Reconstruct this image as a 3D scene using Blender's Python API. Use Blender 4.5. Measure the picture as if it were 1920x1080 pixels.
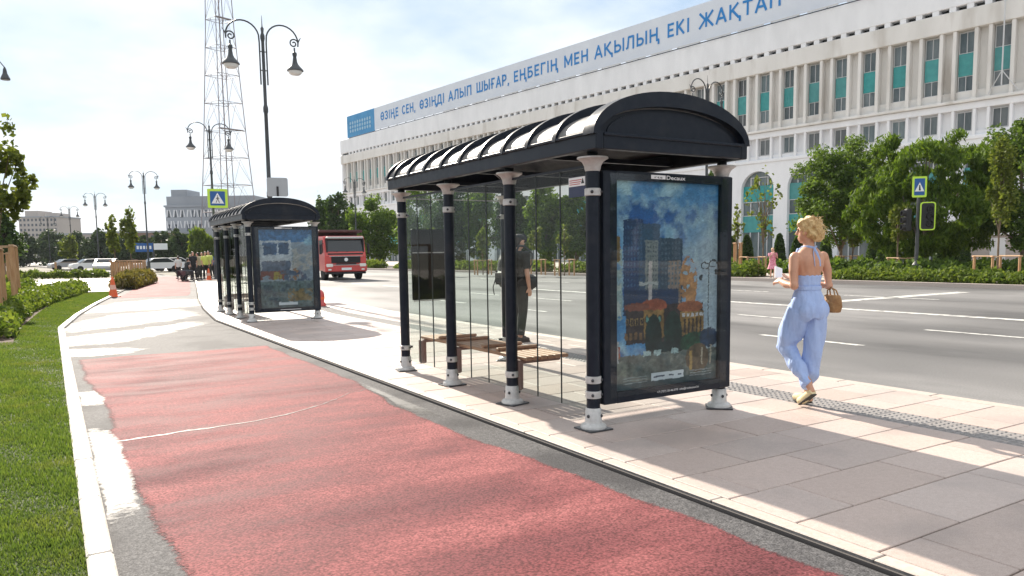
import bpy, bmesh, math, random
import numpy as np
from mathutils import Vector, Matrix, noise

for o_ in list(bpy.data.objects):
    bpy.data.objects.remove(o_)
scene = bpy.context.scene
COL = scene.collection
R = math.radians
rng = np.random.default_rng(7)
random.seed(7)

# ------------------------------------------------------------------ camera
FPX, YAW, PITCH, ROLL, CAMZ, CYP = 1414.7, 0.5472, 0.0982, -0.0143, 1.53, 611.7
_cy, _sy, _cp, _sp = math.cos(YAW), math.sin(YAW), math.cos(PITCH), math.sin(PITCH)
FW = Vector((_sy*_cp, _cy*_cp, -_sp))
_r = Vector((_cy, -_sy, 0)); _u = _r.cross(FW)
RT = _r*math.cos(ROLL) + _u*math.sin(ROLL)
UP = -_r*math.sin(ROLL) + _u*math.cos(ROLL)
EYE = Vector((0, 0, CAMZ))
cam_d = bpy.data.cameras.new('camera')
cam_o = bpy.data.objects.new('camera', cam_d); COL.objects.link(cam_o)
m = Matrix.Identity(4)
for i in range(3):
    m[i][0], m[i][1], m[i][2] = RT[i], UP[i], -FW[i]
    m[i][3] = EYE[i]
cam_o.matrix_world = m
cam_d.sensor_width = 36; cam_d.lens = FPX/1920*36
cam_d.shift_y = (CYP-540)/1920
cam_d.clip_start = 0.05; cam_d.clip_end = 4000
scene.camera = cam_o

def at(px, py, D):
    """world point seen at photo pixel (px, py), D metres along the optical axis"""
    return EYE + (FW + RT*((px-960)/FPX) - UP*((py-CYP)/FPX))*D

# ------------------------------------------------------------------ sky and sun
SUN_AZ, SUN_EL = 2.0, 31.5
world = bpy.data.worlds.new('World'); scene.world = world; world.use_nodes = True
nt = world.node_tree; nt.nodes.clear()
N = nt.nodes.new; L = nt.links.new
out = N('ShaderNodeOutputWorld'); bg = N('ShaderNodeBackground'); L(bg.outputs[0], out.inputs[0])
sky = N('ShaderNodeTexSky'); sky.sky_type = 'NISHITA'; sky.sun_disc = False
sky.sun_elevation = R(SUN_EL); sky.sun_rotation = R(SUN_AZ)
sky.air_density = 1.0; sky.dust_density = 0.5; sky.ozone_density = 1.0
tc = N('ShaderNodeTexCoord'); sep = N('ShaderNodeSeparateXYZ'); L(tc.outputs['Generated'], sep.inputs[0])
addz = N('ShaderNodeMath'); addz.operation = 'ADD'; addz.inputs[1].default_value = 0.16; L(sep.outputs[2], addz.inputs[0])
mxz = N('ShaderNodeMath'); mxz.operation = 'MAXIMUM'; mxz.inputs[1].default_value = 0.06; L(addz.outputs[0], mxz.inputs[0])
dx = N('ShaderNodeMath'); dx.operation = 'DIVIDE'; L(sep.outputs[0], dx.inputs[0]); L(mxz.outputs[0], dx.inputs[1])
dy = N('ShaderNodeMath'); dy.operation = 'DIVIDE'; L(sep.outputs[1], dy.inputs[0]); L(mxz.outputs[0], dy.inputs[1])
cmb = N('ShaderNodeCombineXYZ'); L(dx.outputs[0], cmb.inputs[0]); L(dy.outputs[0], cmb.inputs[1]); cmb.inputs[2].default_value = 3.7
cn = N('ShaderNodeTexNoise'); cn.inputs['Scale'].default_value = 0.9; cn.inputs['Detail'].default_value = 7; cn.inputs['Roughness'].default_value = 0.55
L(cmb.outputs[0], cn.inputs['Vector'])
cr = N('ShaderNodeValToRGB'); cr.color_ramp.elements[0].position = 0.34; cr.color_ramp.elements[1].position = 0.58
cr.color_ramp.elements[0].color = (0.0, 0.0, 0.0, 1); cr.color_ramp.elements[1].color = (0.95, 0.95, 0.95, 1)
L(cn.outputs['Fac'], cr.inputs[0])
veil = N('ShaderNodeMix'); veil.data_type = 'RGBA'; veil.inputs[0].default_value = .72
L(sky.outputs[0], veil.inputs[6]); veil.inputs[7].default_value = (5.0, 6.5, 8.3, 1)
mix = N('ShaderNodeMix'); mix.data_type = 'RGBA'
L(cr.outputs[0], mix.inputs[0]); L(veil.outputs[2], mix.inputs[6]); mix.inputs[7].default_value = (10.2, 10.4, 10.6, 1)
L(mix.outputs[2], bg.inputs[0]); bg.inputs[1].default_value = 0.058
sun_d = bpy.data.lights.new('sun', 'SUN'); sun_d.energy = 5.0; sun_d.angle = R(0.6); sun_d.color = (1.0, 0.91, 0.79)
sun_o = bpy.data.objects.new('sun', sun_d); COL.objects.link(sun_o)
sdir = Vector((math.sin(R(SUN_AZ))*math.cos(R(SUN_EL)), math.cos(R(SUN_AZ))*math.cos(R(SUN_EL)), math.sin(R(SUN_EL))))
sun_o.rotation_euler = (-sdir).to_track_quat('-Z', 'Y').to_euler()
sun_o.location = (0, 30, 60)
scene.view_settings.view_transform = 'Standard'; scene.view_settings.look = 'None'
scene.view_settings.exposure = 1.05; scene.view_settings.gamma = 1.0
scene.view_settings.use_curve_mapping = False

# ------------------------------------------------------------------ helpers
def tag(o, label=None, cat=None, group=None, kind=None):
    if label: o['label'] = label
    if cat: o['category'] = cat
    if group: o['group'] = group
    if kind: o['kind'] = kind
    return o

def thing(name, label, cat, loc=(0, 0, 0), rz=0.0, group=None, scale=1.0):
    o = bpy.data.objects.new(name, None); COL.objects.link(o)
    o.location = loc; o.rotation_euler = (0, 0, rz); o.scale = (scale,)*3
    o.empty_display_size = 0.2
    return tag(o, label, cat, group)

def obj(name, me, mat=None, parent=None, loc=None, rot=None):
    o = bpy.data.objects.new(name, me); COL.objects.link(o)
    if mat is not None and not me.materials: me.materials.append(mat)
    if parent is not None: o.parent = parent
    if loc is not None: o.location = loc
    if rot is not None: o.rotation_euler = rot
    return o

def copy_tree(o, parent=None):
    c = o.copy(); COL.objects.link(c); c.parent = parent
    for ch in list(o.children): copy_tree(ch, c)
    return c

class MB:
    """collects shapes and links them as one mesh object"""
    def __init__(s): s.v = []; s.f = []; s.mi = []; s.cur = 0
    def add(s, vs, fs):
        b = len(s.v); s.v += [tuple(x) for x in vs]
        for f in fs: s.f.append(tuple(i+b for i in f)); s.mi.append(s.cur)
        return s
    def box(s, x0, x1, y0, y1, z0, z1, bev=0.0, M=None):
        if bev <= 0:
            vs = [(x, y, z) for z in (z0, z1) for y in (y0, y1) for x in (x0, x1)]
            fs = [(0, 2, 3, 1), (4, 5, 7, 6), (0, 1, 5, 4), (2, 6, 7, 3), (0, 4, 6, 2), (1, 3, 7, 5)]
        else:
            b = min(bev, (x1-x0)*.45, (y1-y0)*.45, (z1-z0)*.45)
            vs = []
            for z, i in ((z0, b), (z0+b, 0), (z1-b, 0), (z1, b)):
                vs += [(x0+b+i, y0+i, z), (x1-b-i, y0+i, z), (x1-i, y0+b+i, z), (x1-i, y1-b-i, z), (x1-b-i, y1-i, z), (x0+b+i, y1-i, z), (x0+i, y1-b-i, z), (x0+i, y0+b+i, z)]
            fs = [tuple(range(7, -1, -1)), tuple(range(24, 32))]
            for k in range(3):
                for j in range(8):
                    a = k*8+j; c = k*8+(j+1) % 8; fs.append((a, c, c+8, a+8))
        if M is not None: vs = [tuple(M @ Vector(q)) for q in vs]
        return s.add(vs, fs)
    def lathe(s, prof, n=16, c=(0, 0, 0), M=None, sx=1, sy=1, caps=True):
        vs = []; fs = []
        for r, z in prof:
            for k in range(n):
                a = 2*math.pi*k/n; vs.append((c[0]+r*sx*math.cos(a), c[1]+r*sy*math.sin(a), c[2]+z))
        for i in range(len(prof)-1):
            for k in range(n):
                k2 = (k+1) % n; fs.append((i*n+k, i*n+k2, (i+1)*n+k2, (i+1)*n+k))
        if caps:
            fs.append(tuple(range(n-1, -1, -1))); fs.append(tuple(range((len(prof)-1)*n, len(prof)*n)))
        if M is not None: vs = [tuple(M @ Vector(q)) for q in vs]
        return s.add(vs, fs)
    def cyl(s, p, q, r, n=10, r2=None):
        return s.tube([p, q], [r, r if r2 is None else r2], n)
    def tube(s, pts, rad, n=8, flat=1.0, closed=False):
        pts = [Vector(p) for p in pts]
        if not hasattr(rad, '__len__'): rad = [rad]*len(pts)
        vs = []; fs = []; m_ = len(pts)
        t0 = (pts[1]-pts[0]).normalized()
        ref = Vector((0, 0, 1)) if abs(t0.z) < .9 else Vector((0, 1, 0))
        nrm = (ref - t0*ref.dot(t0)).normalized()
        for i, p in enumerate(pts):
            if i == 0: t = pts[1]-pts[0]
            elif i == m_-1: t = pts[-1]-pts[-2]
            else: t = (pts[i+1]-p).normalized() + (p-pts[i-1]).normalized()
            t = t.normalized()
            nrm = (nrm - t*nrm.dot(t))
            nrm = nrm.normalized() if nrm.length > 1e-6 else t.orthogonal().normalized()
            bn = t.cross(nrm)
            for k in range(n):
                a = 2*math.pi*k/n
                vs.append(tuple(p + nrm*(rad[i]*math.cos(a)) + bn*(rad[i]*flat*math.sin(a))))
        for i in range(m_-1):
            for k in range(n):
                k2 = (k+1) % n; fs.append((i*n+k, i*n+k2, (i+1)*n+k2, (i+1)*n+k))
        fs.append(tuple(range(n-1, -1, -1))); fs.append(tuple(range((m_-1)*n, m_*n)))
        return s.add(vs, fs)
    def ell(s, c, rx, ry, rz, n=14, m=9, M=None):
        vs = []; fs = []
        for i in range(m+1):
            th = math.pi*(i/m); th = min(max(th, .06), math.pi-.06)
            for k in range(n):
                a = 2*math.pi*k/n
                vs.append(Vector((rx*math.sin(th)*math.cos(a), ry*math.sin(th)*math.sin(a), -rz*math.cos(th))))
        if M is not None: vs = [M @ q for q in vs]
        vs = [(q[0]+c[0], q[1]+c[1], q[2]+c[2]) for q in vs]
        for i in range(m):
            for k in range(n):
                k2 = (k+1) % n; fs.append((i*n+k, i*n+k2, (i+1)*n+k2, (i+1)*n+k))
        fs.append(tuple(range(n-1, -1, -1))); fs.append(tuple(range(m*n, (m+1)*n)))
        return s.add(vs, fs)
    def loft(s, rings, n=20, wav=None):
        """rings: (cx, cy, cz, rx, ry)"""
        vs = []; fs = []
        for i, (cx, cy, cz, rx, ry) in enumerate(rings):
            for k in range(n):
                a = 2*math.pi*k/n; w = 1.0 if wav is None else wav(i/(len(rings)-1), a)
                vs.append((cx+rx*w*math.cos(a), cy+ry*w*math.sin(a), cz))
        for i in range(len(rings)-1):
            for k in range(n):
                k2 = (k+1) % n; fs.append((i*n+k, i*n+k2, (i+1)*n+k2, (i+1)*n+k))
        fs.append(tuple(range(n-1, -1, -1))); fs.append(tuple(range((len(rings)-1)*n, len(rings)*n)))
        return s.add(vs, fs)
    def prism(s, poly, axis, a, b):
        """poly of 2d points; axis 'y': (x,z) extruded along y; 'z': (x,y); 'x': (y,z)"""
        n = len(poly)
        def P(p, h): return {'y': (p[0], h, p[1]), 'z': (p[0], p[1], h), 'x': (h, p[0], p[1])}[axis]
        vs = [P(p, a) for p in poly] + [P(p, b) for p in poly]
        fs = [tuple(range(n-1, -1, -1)), tuple(range(n, 2*n))]
        for i in range(n): fs.append((i, (i+1) % n, (i+1) % n+n, i+n))
        return s.add(vs, fs)
    def mesh(s, name, smooth=None):
        me = bpy.data.meshes.new(name)
        me.from_pydata(s.v, [], s.f)
        me.validate(clean_customdata=False)
        if any(s.mi) and len(me.polygons) == len(s.mi): me.polygons.foreach_set('material_index', s.mi)
        bm_ = bmesh.new(); bm_.from_mesh(me); bmesh.ops.recalc_face_normals(bm_, faces=bm_.faces); bm_.to_mesh(me); bm_.free()
        if smooth is not None:
            me.polygons.foreach_set('use_smooth', [True]*len(me.polygons))
            try: me.set_sharp_from_angle(angle=R(smooth))
            except Exception: pass
        return me
    def build(s, name, mat, parent=None, smooth=None, loc=None, rot=None):
        me = s.mesh(name, smooth)
        for m_ in (mat if isinstance(mat, (list, tuple)) else [mat]): me.materials.append(m_)
        return obj(name, me, None, parent, loc, rot)

def np_mesh(name, V, F, mat):
    """V (n,3), F (m,k) with constant k"""
    me = bpy.data.meshes.new(name); V = np.asarray(V, np.float32); F = np.asarray(F, np.int32)
    me.vertices.add(len(V)); me.vertices.foreach_set('co', V.ravel())
    k = F.shape[1]; me.loops.add(F.size); me.loops.foreach_set('vertex_index', F.ravel())
    me.polygons.add(len(F)); me.polygons.foreach_set('loop_start', np.arange(0, F.size, k, dtype=np.int32))
    me.update(calc_edges=True); me.validate()
    me.materials.append(mat)
    return me

# ------------------------------------------------------------------ materials
MATS = {}
def mat(name, c1, c2=None, rough=.6, metal=0.0, scale=6.0, bump=0.0, bscale=60.0, objrand=0.0, stretch=(1, 1, 1),
        spec=.5, detail=5, coat=0.0, lo=.35, hi=.65, rvar=0.0, island=False, trans=0.0, bdist=0.01, c3=None, c3scale=.4, c3lo=.5, c3hi=.62, grain=0.0, gscale=140.0):
    if name in MATS: return MATS[name]
    m_ = bpy.data.materials.new(name); m_.use_nodes = True; t = m_.node_tree; n = t.nodes; l = t.links
    b = n['Principled BSDF']; b.inputs['Roughness'].default_value = rough; b.inputs['Metallic'].default_value = metal
    b.inputs['Specular IOR Level'].default_value = spec
    if coat: b.inputs['Coat Weight'].default_value = coat; b.inputs['Coat Roughness'].default_value = .06
    geo = n.new('ShaderNodeNewGeometry'); mp = n.new('ShaderNodeMapping'); mp.inputs['Scale'].default_value = stretch
    l.new(geo.outputs['Position'], mp.inputs['Vector'])
    colsock = None
    if c2 is not None:
        mx = n.new('ShaderNodeMix'); mx.data_type = 'RGBA'
        mx.inputs[6].default_value = (*c1, 1); mx.inputs[7].default_value = (*c2, 1)
        if island:
            l.new(geo.outputs['Random Per Island'], mx.inputs[0])
        else:
            tx = n.new('ShaderNodeTexNoise'); tx.inputs['Scale'].default_value = scale; tx.inputs['Detail'].default_value = detail
            tx.inputs['Roughness'].default_value = .6
            l.new(mp.outputs[0], tx.inputs['Vector'])
            mr = n.new('ShaderNodeMapRange'); mr.inputs[1].default_value = lo; mr.inputs[2].default_value = hi
            l.new(tx.outputs['Fac'], mr.inputs[0]); l.new(mr.outputs[0], mx.inputs[0])
            if rvar:
                rr = n.new('ShaderNodeMapRange'); rr.inputs[1].default_value = lo; rr.inputs[2].default_value = hi
                rr.inputs[3].default_value = rough-rvar; rr.inputs[4].default_value = rough+rvar
                l.new(tx.outputs['Fac'], rr.inputs[0]); l.new(rr.outputs[0], b.inputs['Roughness'])
        colsock = mx.outputs[2]
    if c3 is not None:
        t3 = n.new('ShaderNodeTexNoise'); t3.inputs['Scale'].default_value = c3scale; t3.inputs['Detail'].default_value = 6
        l.new(mp.outputs[0], t3.inputs['Vector'])
        m3 = n.new('ShaderNodeMapRange'); m3.inputs[1].default_value = c3lo; m3.inputs[2].default_value = c3hi
        l.new(t3.outputs['Fac'], m3.inputs[0])
        x3 = n.new('ShaderNodeMix'); x3.data_type = 'RGBA'; x3.inputs[6].default_value = (*c1, 1); x3.inputs[7].default_value = (*c3, 1)
        if colsock: l.new(colsock, x3.inputs[6])
        l.new(m3.outputs[0], x3.inputs[0]); colsock = x3.outputs[2]
    if objrand:
        oi = n.new('ShaderNodeObjectInfo'); hs = n.new('ShaderNodeHueSaturation')
        r1 = n.new('ShaderNodeMapRange'); r1.inputs[3].default_value = 1-objrand; r1.inputs[4].default_value = 1+objrand
        l.new(oi.outputs['Random'], r1.inputs[0]); l.new(r1.outputs[0], hs.inputs['Value'])
        ml = n.new('ShaderNodeMath'); ml.operation = 'MULTIPLY'; ml.inputs[1].default_value = 7.13
        fr = n.new('ShaderNodeMath'); fr.operation = 'FRACT'; l.new(oi.outputs['Random'], ml.inputs[0]); l.new(ml.outputs[0], fr.inputs[0])
        r2 = n.new('ShaderNodeMapRange'); r2.inputs[3].default_value = 1-objrand*1.3; r2.inputs[4].default_value = 1+objrand*1.3
        l.new(fr.outputs[0], r2.inputs[0]); l.new(r2.outputs[0], hs.inputs['Saturation'])
        if colsock: l.new(colsock, hs.inputs['Color'])
        else: hs.inputs['Color'].default_value = (*c1, 1)
        colsock = hs.outputs[0]
    if grain:
        g1 = n.new('ShaderNodeTexNoise'); g1.inputs['Scale'].default_value = gscale; g1.inputs['Detail'].default_value = 2; l.new(geo.outputs['Position'], g1.inputs['Vector'])
        g2 = n.new('ShaderNodeMapRange'); g2.inputs[1].default_value = .3; g2.inputs[2].default_value = .7; g2.inputs[3].default_value = 1-grain; g2.inputs[4].default_value = 1+grain; l.new(g1.outputs['Fac'], g2.inputs[0])
        g3 = n.new('ShaderNodeHueSaturation'); l.new(g2.outputs[0], g3.inputs['Value'])
        if colsock: l.new(colsock, g3.inputs['Color'])
        else: g3.inputs['Color'].default_value = (*c1, 1)
        colsock = g3.outputs[0]
    if colsock: l.new(colsock, b.inputs['Base Color'])
    else: b.inputs['Base Color'].default_value = (*c1, 1)
    if bump:
        bt = n.new('ShaderNodeTexNoise'); bt.inputs['Scale'].default_value = bscale; bt.inputs['Detail'].default_value = 3
        l.new(mp.outputs[0], bt.inputs['Vector'])
        bp = n.new('ShaderNodeBump'); bp.inputs['Strength'].default_value = bump; bp.inputs['Distance'].default_value = bdist
        l.new(bt.outputs['Fac'], bp.inputs['Height']); l.new(bp.outputs[0], b.inputs['Normal'])
    if trans:
        tr = n.new('ShaderNodeBsdfTranslucent'); ms = n.new('ShaderNodeMixShader'); ms.inputs[0].default_value = trans
        if colsock:
            br = n.new('ShaderNodeMix'); br.data_type = 'RGBA'; br.blend_type = 'MULTIPLY'; br.inputs[0].default_value = 1
            l.new(colsock, br.inputs[6]); br.inputs[7].default_value = (1.5, 1.45, .7, 1); l.new(br.outputs[2], tr.inputs[0])
        o_ = n['Material Output']; l.new(b.outputs[0], ms.inputs[1]); l.new(tr.outputs[0], ms.inputs[2]); l.new(ms.outputs[0], o_.inputs[0])
    MATS[name] = m_
    return m_

def glass_mat(name, tint=(.93, .97, .96), refl=1.0):
    m_ = bpy.data.materials.new(name); m_.use_nodes = True; t = m_.node_tree; n = t.nodes; l = t.links
    n.remove(n['Principled BSDF'])
    tr = n.new('ShaderNodeBsdfTransparent'); tr.inputs[0].default_value = (*tint, 1)
    gl = n.new('ShaderNodeBsdfGlossy'); gl.inputs['Roughness'].default_value = .02; gl.inputs[0].default_value = (refl, refl, refl, 1)
    lw = n.new('ShaderNodeLayerWeight'); lw.inputs[0].default_value = .5
    pw = n.new('ShaderNodeMath'); pw.operation = 'POWER'; pw.inputs[1].default_value = 5.0; l.new(lw.outputs['Facing'], pw.inputs[0])
    mr = n.new('ShaderNodeMapRange'); mr.inputs[3].default_value = .04; mr.inputs[4].default_value = .9; l.new(pw.outputs[0], mr.inputs[0])
    ms = n.new('ShaderNodeMixShader'); l.new(mr.outputs[0], ms.inputs[0]); l.new(tr.outputs[0], ms.inputs[1]); l.new(gl.outputs[0], ms.inputs[2])
    l.new(ms.outputs[0], n['Material Output'].inputs[0])
    return m_

def edge_fade(m_, scale=38.0, soft=.5):
    """let a thin coat break up into specks towards its edge (vertex attribute Edge: 0 rim, 1 inside)"""
    t = m_.node_tree; n = t.nodes; l = t.links; o_ = n['Material Output']; src = o_.inputs[0].links[0].from_socket
    a = n.new('ShaderNodeAttribute'); a.attribute_name = 'Edge'; g = n.new('ShaderNodeNewGeometry')
    tx = n.new('ShaderNodeTexNoise'); tx.inputs['Scale'].default_value = scale; tx.inputs['Detail'].default_value = 4; tx.inputs['Roughness'].default_value = .7; l.new(g.outputs['Position'], tx.inputs['Vector'])
    ad = n.new('ShaderNodeMath'); ad.operation = 'ADD'; l.new(a.outputs['Fac'], ad.inputs[0]); l.new(tx.outputs['Fac'], ad.inputs[1])
    mr = n.new('ShaderNodeMapRange'); mr.inputs[1].default_value = .75-soft*.3; mr.inputs[2].default_value = .75+soft*.3; l.new(ad.outputs[0], mr.inputs[0])
    tr = n.new('ShaderNodeBsdfTransparent'); ms = n.new('ShaderNodeMixShader'); l.new(mr.outputs[0], ms.inputs[0]); l.new(tr.outputs[0], ms.inputs[1]); l.new(src, ms.inputs[2]); l.new(ms.outputs[0], o_.inputs[0])
def set_edge(me, vals):
    ca = me.attributes.new('Edge', 'FLOAT', 'POINT'); ca.data.foreach_set('value', np.asarray(vals, np.float32))
def attr_mat(name, rough=.45, coat=0.0):
    m_ = bpy.data.materials.new(name); m_.use_nodes = True; t = m_.node_tree; n = t.nodes; l = t.links
    a = n.new('ShaderNodeAttribute'); a.attribute_name = 'Print'
    b = n['Principled BSDF']; b.inputs['Roughness'].default_value = rough
    l.new(a.outputs['Color'], b.inputs['Base Color'])
    return m_

M_asphalt = mat('asphalt', (.13, .126, .124), (.205, .198, .194), rough=.72, scale=1.2, bump=.4, bscale=90, c3=(.07, .068, .068), c3scale=.3, c3lo=.46, c3hi=.6, stretch=(1, .35, 1), rvar=.06, spec=.4, grain=.2, gscale=60)
M_lane_asphalt = mat('lane_asphalt', (.07, .068, .07), (.12, .116, .116), rough=.75, scale=30, bump=.5, bscale=160, c3=(.06, .058, .06), c3scale=1.1, bdist=.004, spec=.09, grain=.5, gscale=120)
M_red = mat('red_coating', (.135, .034, .037), (.245, .083, .082), rough=.8, scale=2.0, bump=.6, bscale=100, lo=.38, hi=.62, stretch=(.45, 1.3, 1), c3=(.105, .03, .034), c3scale=1.1, c3lo=.46, c3hi=.66, rvar=.05, bdist=.004, spec=.15, grain=.55, gscale=75)
edge_fade(M_red)
M_slab = mat('granite_slab', (.405, .325, .285), (.48, .395, .355), rough=.55, scale=45, bump=.12, bscale=140, objrand=.09, lo=.3, hi=.7, grain=.16, gscale=170, c3=(.33, .275, .25), c3scale=1.3, c3lo=.5, c3hi=.72)
M_joint = mat('joint_mortar', (.09, .08, .075), rough=.9)
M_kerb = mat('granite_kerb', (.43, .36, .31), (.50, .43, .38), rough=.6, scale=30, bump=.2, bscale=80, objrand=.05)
M_kerb_side = mat('granite_kerb_rough_shaded', (.12, .115, .11), (.19, .18, .17), rough=.7, scale=40, bump=.5, bscale=120)  # coarse upright kerb faces; their shade is put into this darker stone colour
M_tactile = mat('tactile_tile', (.20, .19, .185), (.27, .25, .24), rough=.7, scale=30, objrand=.07)
M_soil = mat('soil', (.07, .045, .03), (.12, .08, .055), rough=.95, scale=9, bump=.8, bscale=25, bdist=.05)
M_ground = mat('dry_ground', (.13, .12, .09), (.2, .18, .14), rough=.95, scale=.2)
M_turf = mat('turf_soil', (.045, .06, .02), (.075, .09, .03), rough=.95, scale=14, bump=.6, bscale=60)
M_white_paint = mat('road_paint', (.48, .47, .44), (.64, .63, .59), rough=.6, scale=8, bump=.2, c3=(.2, .19, .185), c3scale=5, c3lo=.5, c3hi=.64)
M_grass = mat('grass_blade', (.062, .112, .026), (.14, .195, .048), rough=.55, island=True, trans=.4, spec=.2, c3=(.17, .19, .06), c3scale=2.6, c3lo=.52, c3hi=.8)
M_pave_far = mat('pale_paving', (.42, .36, .31), (.5, .44, .385), rough=.7, scale=3)
M_dark_metal = mat('dark_blue_grey_metal', (.008, .012, .021), (.013, .018, .028), rough=.4, metal=.0, scale=14, bump=.03, spec=.22, rvar=.08, c3=(.028, .031, .036), c3scale=3.5, c3lo=.52, c3hi=.85)
M_roof_panel = mat('roof_panel', (.15, .145, .14), (.19, .18, .175), rough=.5, scale=10, spec=.5, rvar=.05)
M_cast = mat('cast_metal', (.42, .415, .40), (.55, .545, .53), rough=.4, scale=18, bump=.05, metal=.1)
M_bolt = mat('bolt_steel', (.06, .06, .065), rough=.35, metal=.6)
M_glass = glass_mat('shelter_glass', (.945, .975, .965), .25)
M_poster_glass = glass_mat('poster_glass', (.93, .96, .97), .45)
M_seam = mat('glass_seam', (.05, .06, .06), rough=.5)
M_wood = mat('bench_wood', (.40, .215, .13), (.50, .29, .18), rough=.55, scale=6, stretch=(6, 1, 6), bump=.1)
M_bench_leg = mat('bench_leg_paint', (.24, .15, .13), rough=.5)
M_black = mat('black_panel', (.006, .006, .008), rough=.5, spec=.2)
M_print_white = mat('print_white', (.8, .8, .8), rough=.5)
M_print_red = mat('print_red', (.5, .08, .08), rough=.5)
M_print_navy = mat('print_navy', (.02, .03, .08), rough=.5)
M_print_black = mat('print_black', (.02, .02, .02), rough=.5)
M_print = attr_mat('poster_print')
M_stake = mat('timber_stake', (.36, .19, .085), (.48, .29, .15), rough=.75, scale=5, stretch=(5, 5, .6), bump=.3, bscale=20)
M_stake_top = mat('timber_end', (.55, .36, .22), rough=.8)
M_bark = mat('bark', (.11, .075, .05), (.2, .15, .10), rough=.9, scale=8, stretch=(3, 3, .6), bump=.6, bscale=25, bdist=.03)
M_lamp = mat('lamp_iron', (.035, .04, .045), (.055, .06, .065), rough=.45, scale=5)
M_lamp_glass = mat('lamp_bowl', (.75, .76, .76), rough=.25)
M_orange = mat('cone_orange', (.75, .13, .035), rough=.5)
scene.cycles.use_denoising = True

# ------------------------------------------------------------------ ground, road, lane, platform
KY = [-60, 18, 22, 27, 36, 49, 60, 80, 110, 140, 200, 400]
KX = [0, 0, .40, 1.05, 2.4, 4.3, 5.0, 4.6, 2.2, 0, -5, -30]
def off(y): return float(np.interp(y, KY, KX))
PZ, LZ = 0.10, 0.072                         # platform and cycle lane levels above the road
SQ = (CAMZ-LZ)/CAMZ

def sheet(name, xl, xr, ys, z, mat_, kind='structure'):
    vs = []; fs = []
    for y in ys: vs += [(xl(y), y, z), (xr(y), y, z)]
    for i in range(len(ys)-1): fs.append((2*i, 2*i+1, 2*i+3, 2*i+2))
    o = MB().add(vs, fs).build(name, mat_)
    return tag(o, kind=kind)

ys_long = list(np.concatenate([np.arange(-60, 18, 6), np.arange(18, 60, 2), np.arange(60, 400, 12)]))
g = MB(); g.add([(-1500, -600, -.03), (1500, -600, -.03), (1500, 2500, -.03), (-1500, 2500, -.03)], [(0, 1, 2, 3)])
tag(g.build('ground', M_ground), kind='structure')
def far_kerb(y): return float(np.interp(y, [-200, 30, 50, 70, 110, 160, 400], [28.4, 28.4, 27.6, 26.2, 22, 16, -8]))
sheet('road', lambda y: 7.25+off(y), far_kerb, ys_long, 0.0, M_asphalt)
sheet('cycle_lane', lambda y: .1+off(y), lambda y: 3.1+off(y), ys_long, LZ, M_lane_asphalt)

def wob(y, s, a=.05): return a*(noise.noise(Vector((s, y*1.7, 0)))+.6*noise.noise(Vector((s, y*5.3, 2)))+.35*noise.noise(Vector((s, y*14, 5))))
ys_red = list(np.arange(-4, 13.0, .10))+[13.0, 13.04, 13.08]
lx = lambda y: float(np.interp(y, [0, 3.8, 4.5, 6.4, 7.1, 7.6, 9.2, 10.5, 13], [.56, .46, .40, .35, .33, .37, .37, .27, .27]))+wob(y, 3.1, .045)
rx = lambda y: float(np.interp(y, [0, 2, 4, 5.7, 7.2, 8.1, 8.8, 10, 13], [3.10, 3.07, 3.02, 2.90, 2.90, 3.05, 3.08, 3.08, 3.08]))+wob(y, 9.7, .035)
vs = []; fs = []; ev = []; fx_ = [0, .02, .045, .08, .2, .4, .6, .8, .92, .96, .985, 1.0]; ee = [0, .35, .7, 1, 1, 1, 1, 1, 1, .7, .35, 0]
for y in ys_red:
    a, b = lx(y), rx(y)
    for t_, e_ in zip(fx_, ee):
        x = a+(b-a)*t_
        vs.append((x*SQ, (y+(.03*math.sin(x*9) if y > 12.95 else 0))*SQ, LZ+.003)); ev.append(min(e_, 0 if y > 13.06 else (.5 if y > 13.02 else 1)))
nx = len(fx_)-1
for i in range(len(ys_red)-1):
    for k in range(nx): fs.append((i*(nx+1)+k, i*(nx+1)+k+1, (i+1)*(nx+1)+k+1, (i+1)*(nx+1)+k))
red = MB().add(vs, fs).build('red_lane_surface', M_red); tag(red, kind='structure'); set_edge(red.data, ev)
def red_far(y0, y1, nm):
    ysr = list(np.arange(y0, y1, .5))
    o_ = sheet(nm, lambda y: .45+off(y)+wob(y, 1, .2), lambda y: 2.85+off(y)+wob(y, 4, .2), ysr, LZ+.003, M_red)
    set_edge(o_.data, [1.0]*len(o_.data.vertices))
red_far(30.5, 62, 'red_lane_surface')

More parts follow.
